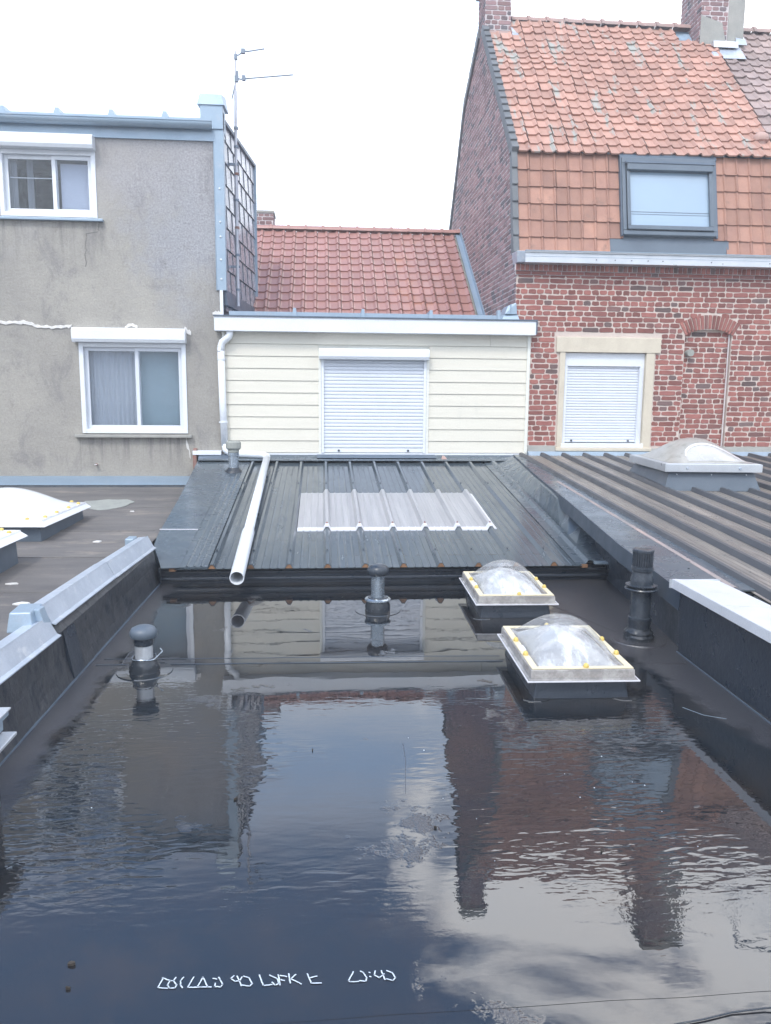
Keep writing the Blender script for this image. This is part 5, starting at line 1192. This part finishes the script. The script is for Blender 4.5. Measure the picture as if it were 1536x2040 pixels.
# aerial on the neighbour ridge, seen as a reflection in the water
a2 = thing('roof_aerial', (8.0,13.3,7.4), 'spiky television aerial on a pole above the right roof, seen mirrored in the water', 'antenna')
b = MB(); b.tube([(7.9,13.3,7.3),(7.98,13.3,8.3),(8.03,13.3,9.12)], .024, 8); b.build('mast', M['antenna'], a2)
b = MB(); b.tube([(8.0,13.3,9.08),(9.4,13.3,9.3)], .012, 8)
for i in range(12):
    x = 8.08+i*.115; z = 9.09+i*.0185; b.tube([(x,13.05,z-.10),(x,13.3,z),(x,13.5,z+.10)], .006, 6)
b.build('yagi', M['antenna2'], a2)

# ================================================================== ROOF VENTS
v1 = thing('roof_vent', (.39,5.48,0), 'galvanised mushroom vent standing mid roof in front of the ribbed metal roof', 'vent')
c = (.39,5.48,0)
b = MB(); b.lathe([(.092,.0),(.090,.045),(.083,.060),(.080,.085),(.070,.10),(.050,.104)], c, 22); b.build('collar', M['collar'], v1, smooth=True)
b = MB(); b.lathe([(.085,.070),(.094,.078),(.094,.088),(.085,.095)], c, 22); b.build('clamp_ring', M['steel'], v1, smooth=True)
b = MB(); b.lathe([(.050,.09),(.050,.275)], c, 22); b.build('pipe', M['steel'], v1, smooth=True)
b = MB(); b.lathe([(.050,.262),(.068,.264),(.077,.275),(.078,.300),(.070,.322),(.05,.336),(.002,.340)], c, 26); b.build('cap', M['black'], v1, smooth=True)
m = MB(); m.lathe([(.165,-.001),(.163,.004),(.09,.0045)], c, 40, bottom=False); m.build('membrane_disc', M['membrane'], v1)
v2 = thing('roof_vent', (-1.0,4.30,0), 'short chrome mushroom vent with strap collar near the left parapet', 'vent')
c = (-1.0,4.30,0)
b = MB(); b.lathe([(.088,.0),(.082,.018),(.084,.03),(.070,.055),(.062,.075),(.05,.08)], c, 22); b.build('collar', M['collar'], v2, smooth=True)
b = MB(); b.lathe([(.048,.07),(.048,.165)], c, 22); b.build('pipe', M['alu'], v2, smooth=True)
b = MB(); b.lathe([(.051,.155),(.053,.158),(.053,.205),(.050,.21)], c, 22); b.build('band', M['black'], v2, smooth=True)
b = MB(); b.lathe([(.05,.196),(.068,.200),(.074,.210),(.074,.232),(.064,.250),(.04,.262),(.002,.266)], c, 26); b.build('cap', M['blue_curb'], v2, smooth=True)
b = MB(); b.tube([(c[0]+.066*math.cos(t), c[1]+.066*math.sin(t), .082+.004*math.sin(3*t)) for t in [6.2832*k/24 for k in range(24)]]+[(c[0]+.085, c[1]-.01,.10),(c[0]+.10,c[1]+.0,.115),(c[0]+.085,c[1]+.02,.125)], .0035, 6); b.build('strap', M['steel'], v2, smooth=True)
m = MB(); m.lathe([(.155,-.001),(.152,.005),(.085,.0055)], c, 40, bottom=False); m.build('membrane_disc', M['membrane'], v2)
v3 = thing('flue_terminal', (2.02,4.72,0), 'tall black flue pipe with ring flange in the far right corner of the wet roof', 'flue')
c = (2.02,4.72,0)
random.seed(41)
b = MB(); rg = []
for r_, z in ((.098,0),(.093,.015),(.098,.028),(.086,.042),(.090,.056),(.076,.07),(.073,.085)):
    rg.append([(c[0]+(r_+random.uniform(-.004,.004))*math.cos(6.2832*k/22), c[1]+(r_+random.uniform(-.004,.004))*math.sin(6.2832*k/22), z+random.uniform(-.004,.004)) for k in range(22)])
b.loft(rg, True, True); b.build('collar', M['collar'], v3, smooth=True)
b = MB(); b.lathe([(.071,.07),(.071,.125),(.073,.128),(.073,.15),(.066,.153),(.064,.16),(.064,.33),(.07,.335),(.072,.385),(.070,.40),(.062,.43),(.060,.45),(.068,.455),(.070,.475),(.06,.478)], c, 26); b.build('pipe', M['black'], v3, smooth=True)
b = MB(); b.lathe([(.070,.325),(.100,.330),(.104,.337),(.100,.343),(.075,.346),(.075,.352),(.096,.356),(.098,.362),(.07,.366)], c, 30); b.build('flange_ring', M['black'], v3, smooth=True)
b = MB(); b.lathe([(.052,.46),(.052,.575)], c, 20)
for k in range(26):
    t = 6.2832*k/26; x, y = c[0]+.060*math.cos(t), c[1]+.060*math.sin(t)
    b.tube([(x,y,.47),(x,y,.578)], .0042, 5)
b.lathe([(.0655,.470),(.0655,.482)], c, 24); b.lathe([(.0655,.572),(.066,.578),(.066,.588),(.058,.592),(.052,.590)], c, 24)
b.build('slotted_head', M['black'], v3)
m = MB(); m.lathe([(.175,-.001),(.172,.005),(.095,.0055)], c, 40, bottom=False); m.build('membrane_disc', M['membrane'], v3)
v4 = thing('roof_vent', (-1.09,9.68,.55), 'small weathered vent pipe with square grey cowl at the top of the ribbed metal roof', 'vent')
c = (-1.09,9.68,zc(9.68))
b = MB(); b.lathe([(.12,.0),(.10,.03),(.075,.05),(.07,.06)], c, 18); b.build('collar', M['collar'], v4, smooth=True)
b = MB(); b.lathe([(.062,.03),(.062,.20),(.068,.205),(.068,.24),(.06,.245)], c, 18); b.build('pipe', M['steel'], v4, smooth=True)
b = MB(); b.lathe([(.062,.24),(.070,.25),(.070,.275),(.085,.29),(.092,.30),(.092,.365),(.080,.385),(.0,.388)], c, 12); b.build('cap', M['mastic'], v4)

# ================================================================== LITTER
random.seed(52)
LEAFS = [(-.69,1.99,.014,'dark leaf scrap on the wet roof left of the printed marking, the larger of two'),(-.67,1.90,.008,'small dark leaf scrap beside a larger one, left of the printed marking'),(-.34,2.85,.010,'dark speck of litter in the mirrored grey house wall'),(.95,2.42,.010,'dark speck of litter in the mirrored brick house roof'),(.4,2.6,.006,'tiny dark speck in the white cloud reflection'),(-.05,3.25,.007,'tiny dark speck in the blue sky reflection')]
for x, y, s, lab_ in LEAFS:
    s *= .62
    m = MB(); n = 8; a0_ = random.uniform(0,3.1)
    P = [(s*1.6*math.cos(6.283*i/n)*random.uniform(.6,1.2), s*.6*math.sin(6.283*i/n)*random.uniform(.6,1.2)) for i in range(n)]
    P = [(x+p*math.cos(a0_)-q*math.sin(a0_), y+p*math.sin(a0_)+q*math.cos(a0_)) for p, q in P]
    m.add([(p,q,.006+random.uniform(0,.004)) for p, q in P]+[(p,q,.001) for p, q in P], [tuple(range(n))]+[(i+n,(i+1)%n+n,(i+1)%n,i) for i in range(n)])
    tag(m.build('dead_leaf', M['dirt'], origin=(x,y,0)), lab_, 'leaf litter', 'leaf scraps on the wet roof')

# ================================================================== thin haze volume, added to imitate soft glare over the roofs
hz = bpy.data.materials.new('glare_haze'); hz.use_nodes = True; t = hz.node_tree; t.nodes.clear()
o_ = t.nodes.new('ShaderNodeOutputMaterial'); v_ = t.nodes.new('ShaderNodeVolumePrincipled'); t.links.new(v_.outputs[0], o_.inputs['Volume'])
v_.inputs['Color'].default_value = (0.97, 0.98, 1.0, 1); v_.inputs['Density'].default_value = HAZE; v_.inputs['Anisotropy'].default_value = 0.3
b = MB(); b.box(-310,310,-310,310,-4.6,12); h_ = b.build('haze', hz); h_['kind'] = 'stuff'
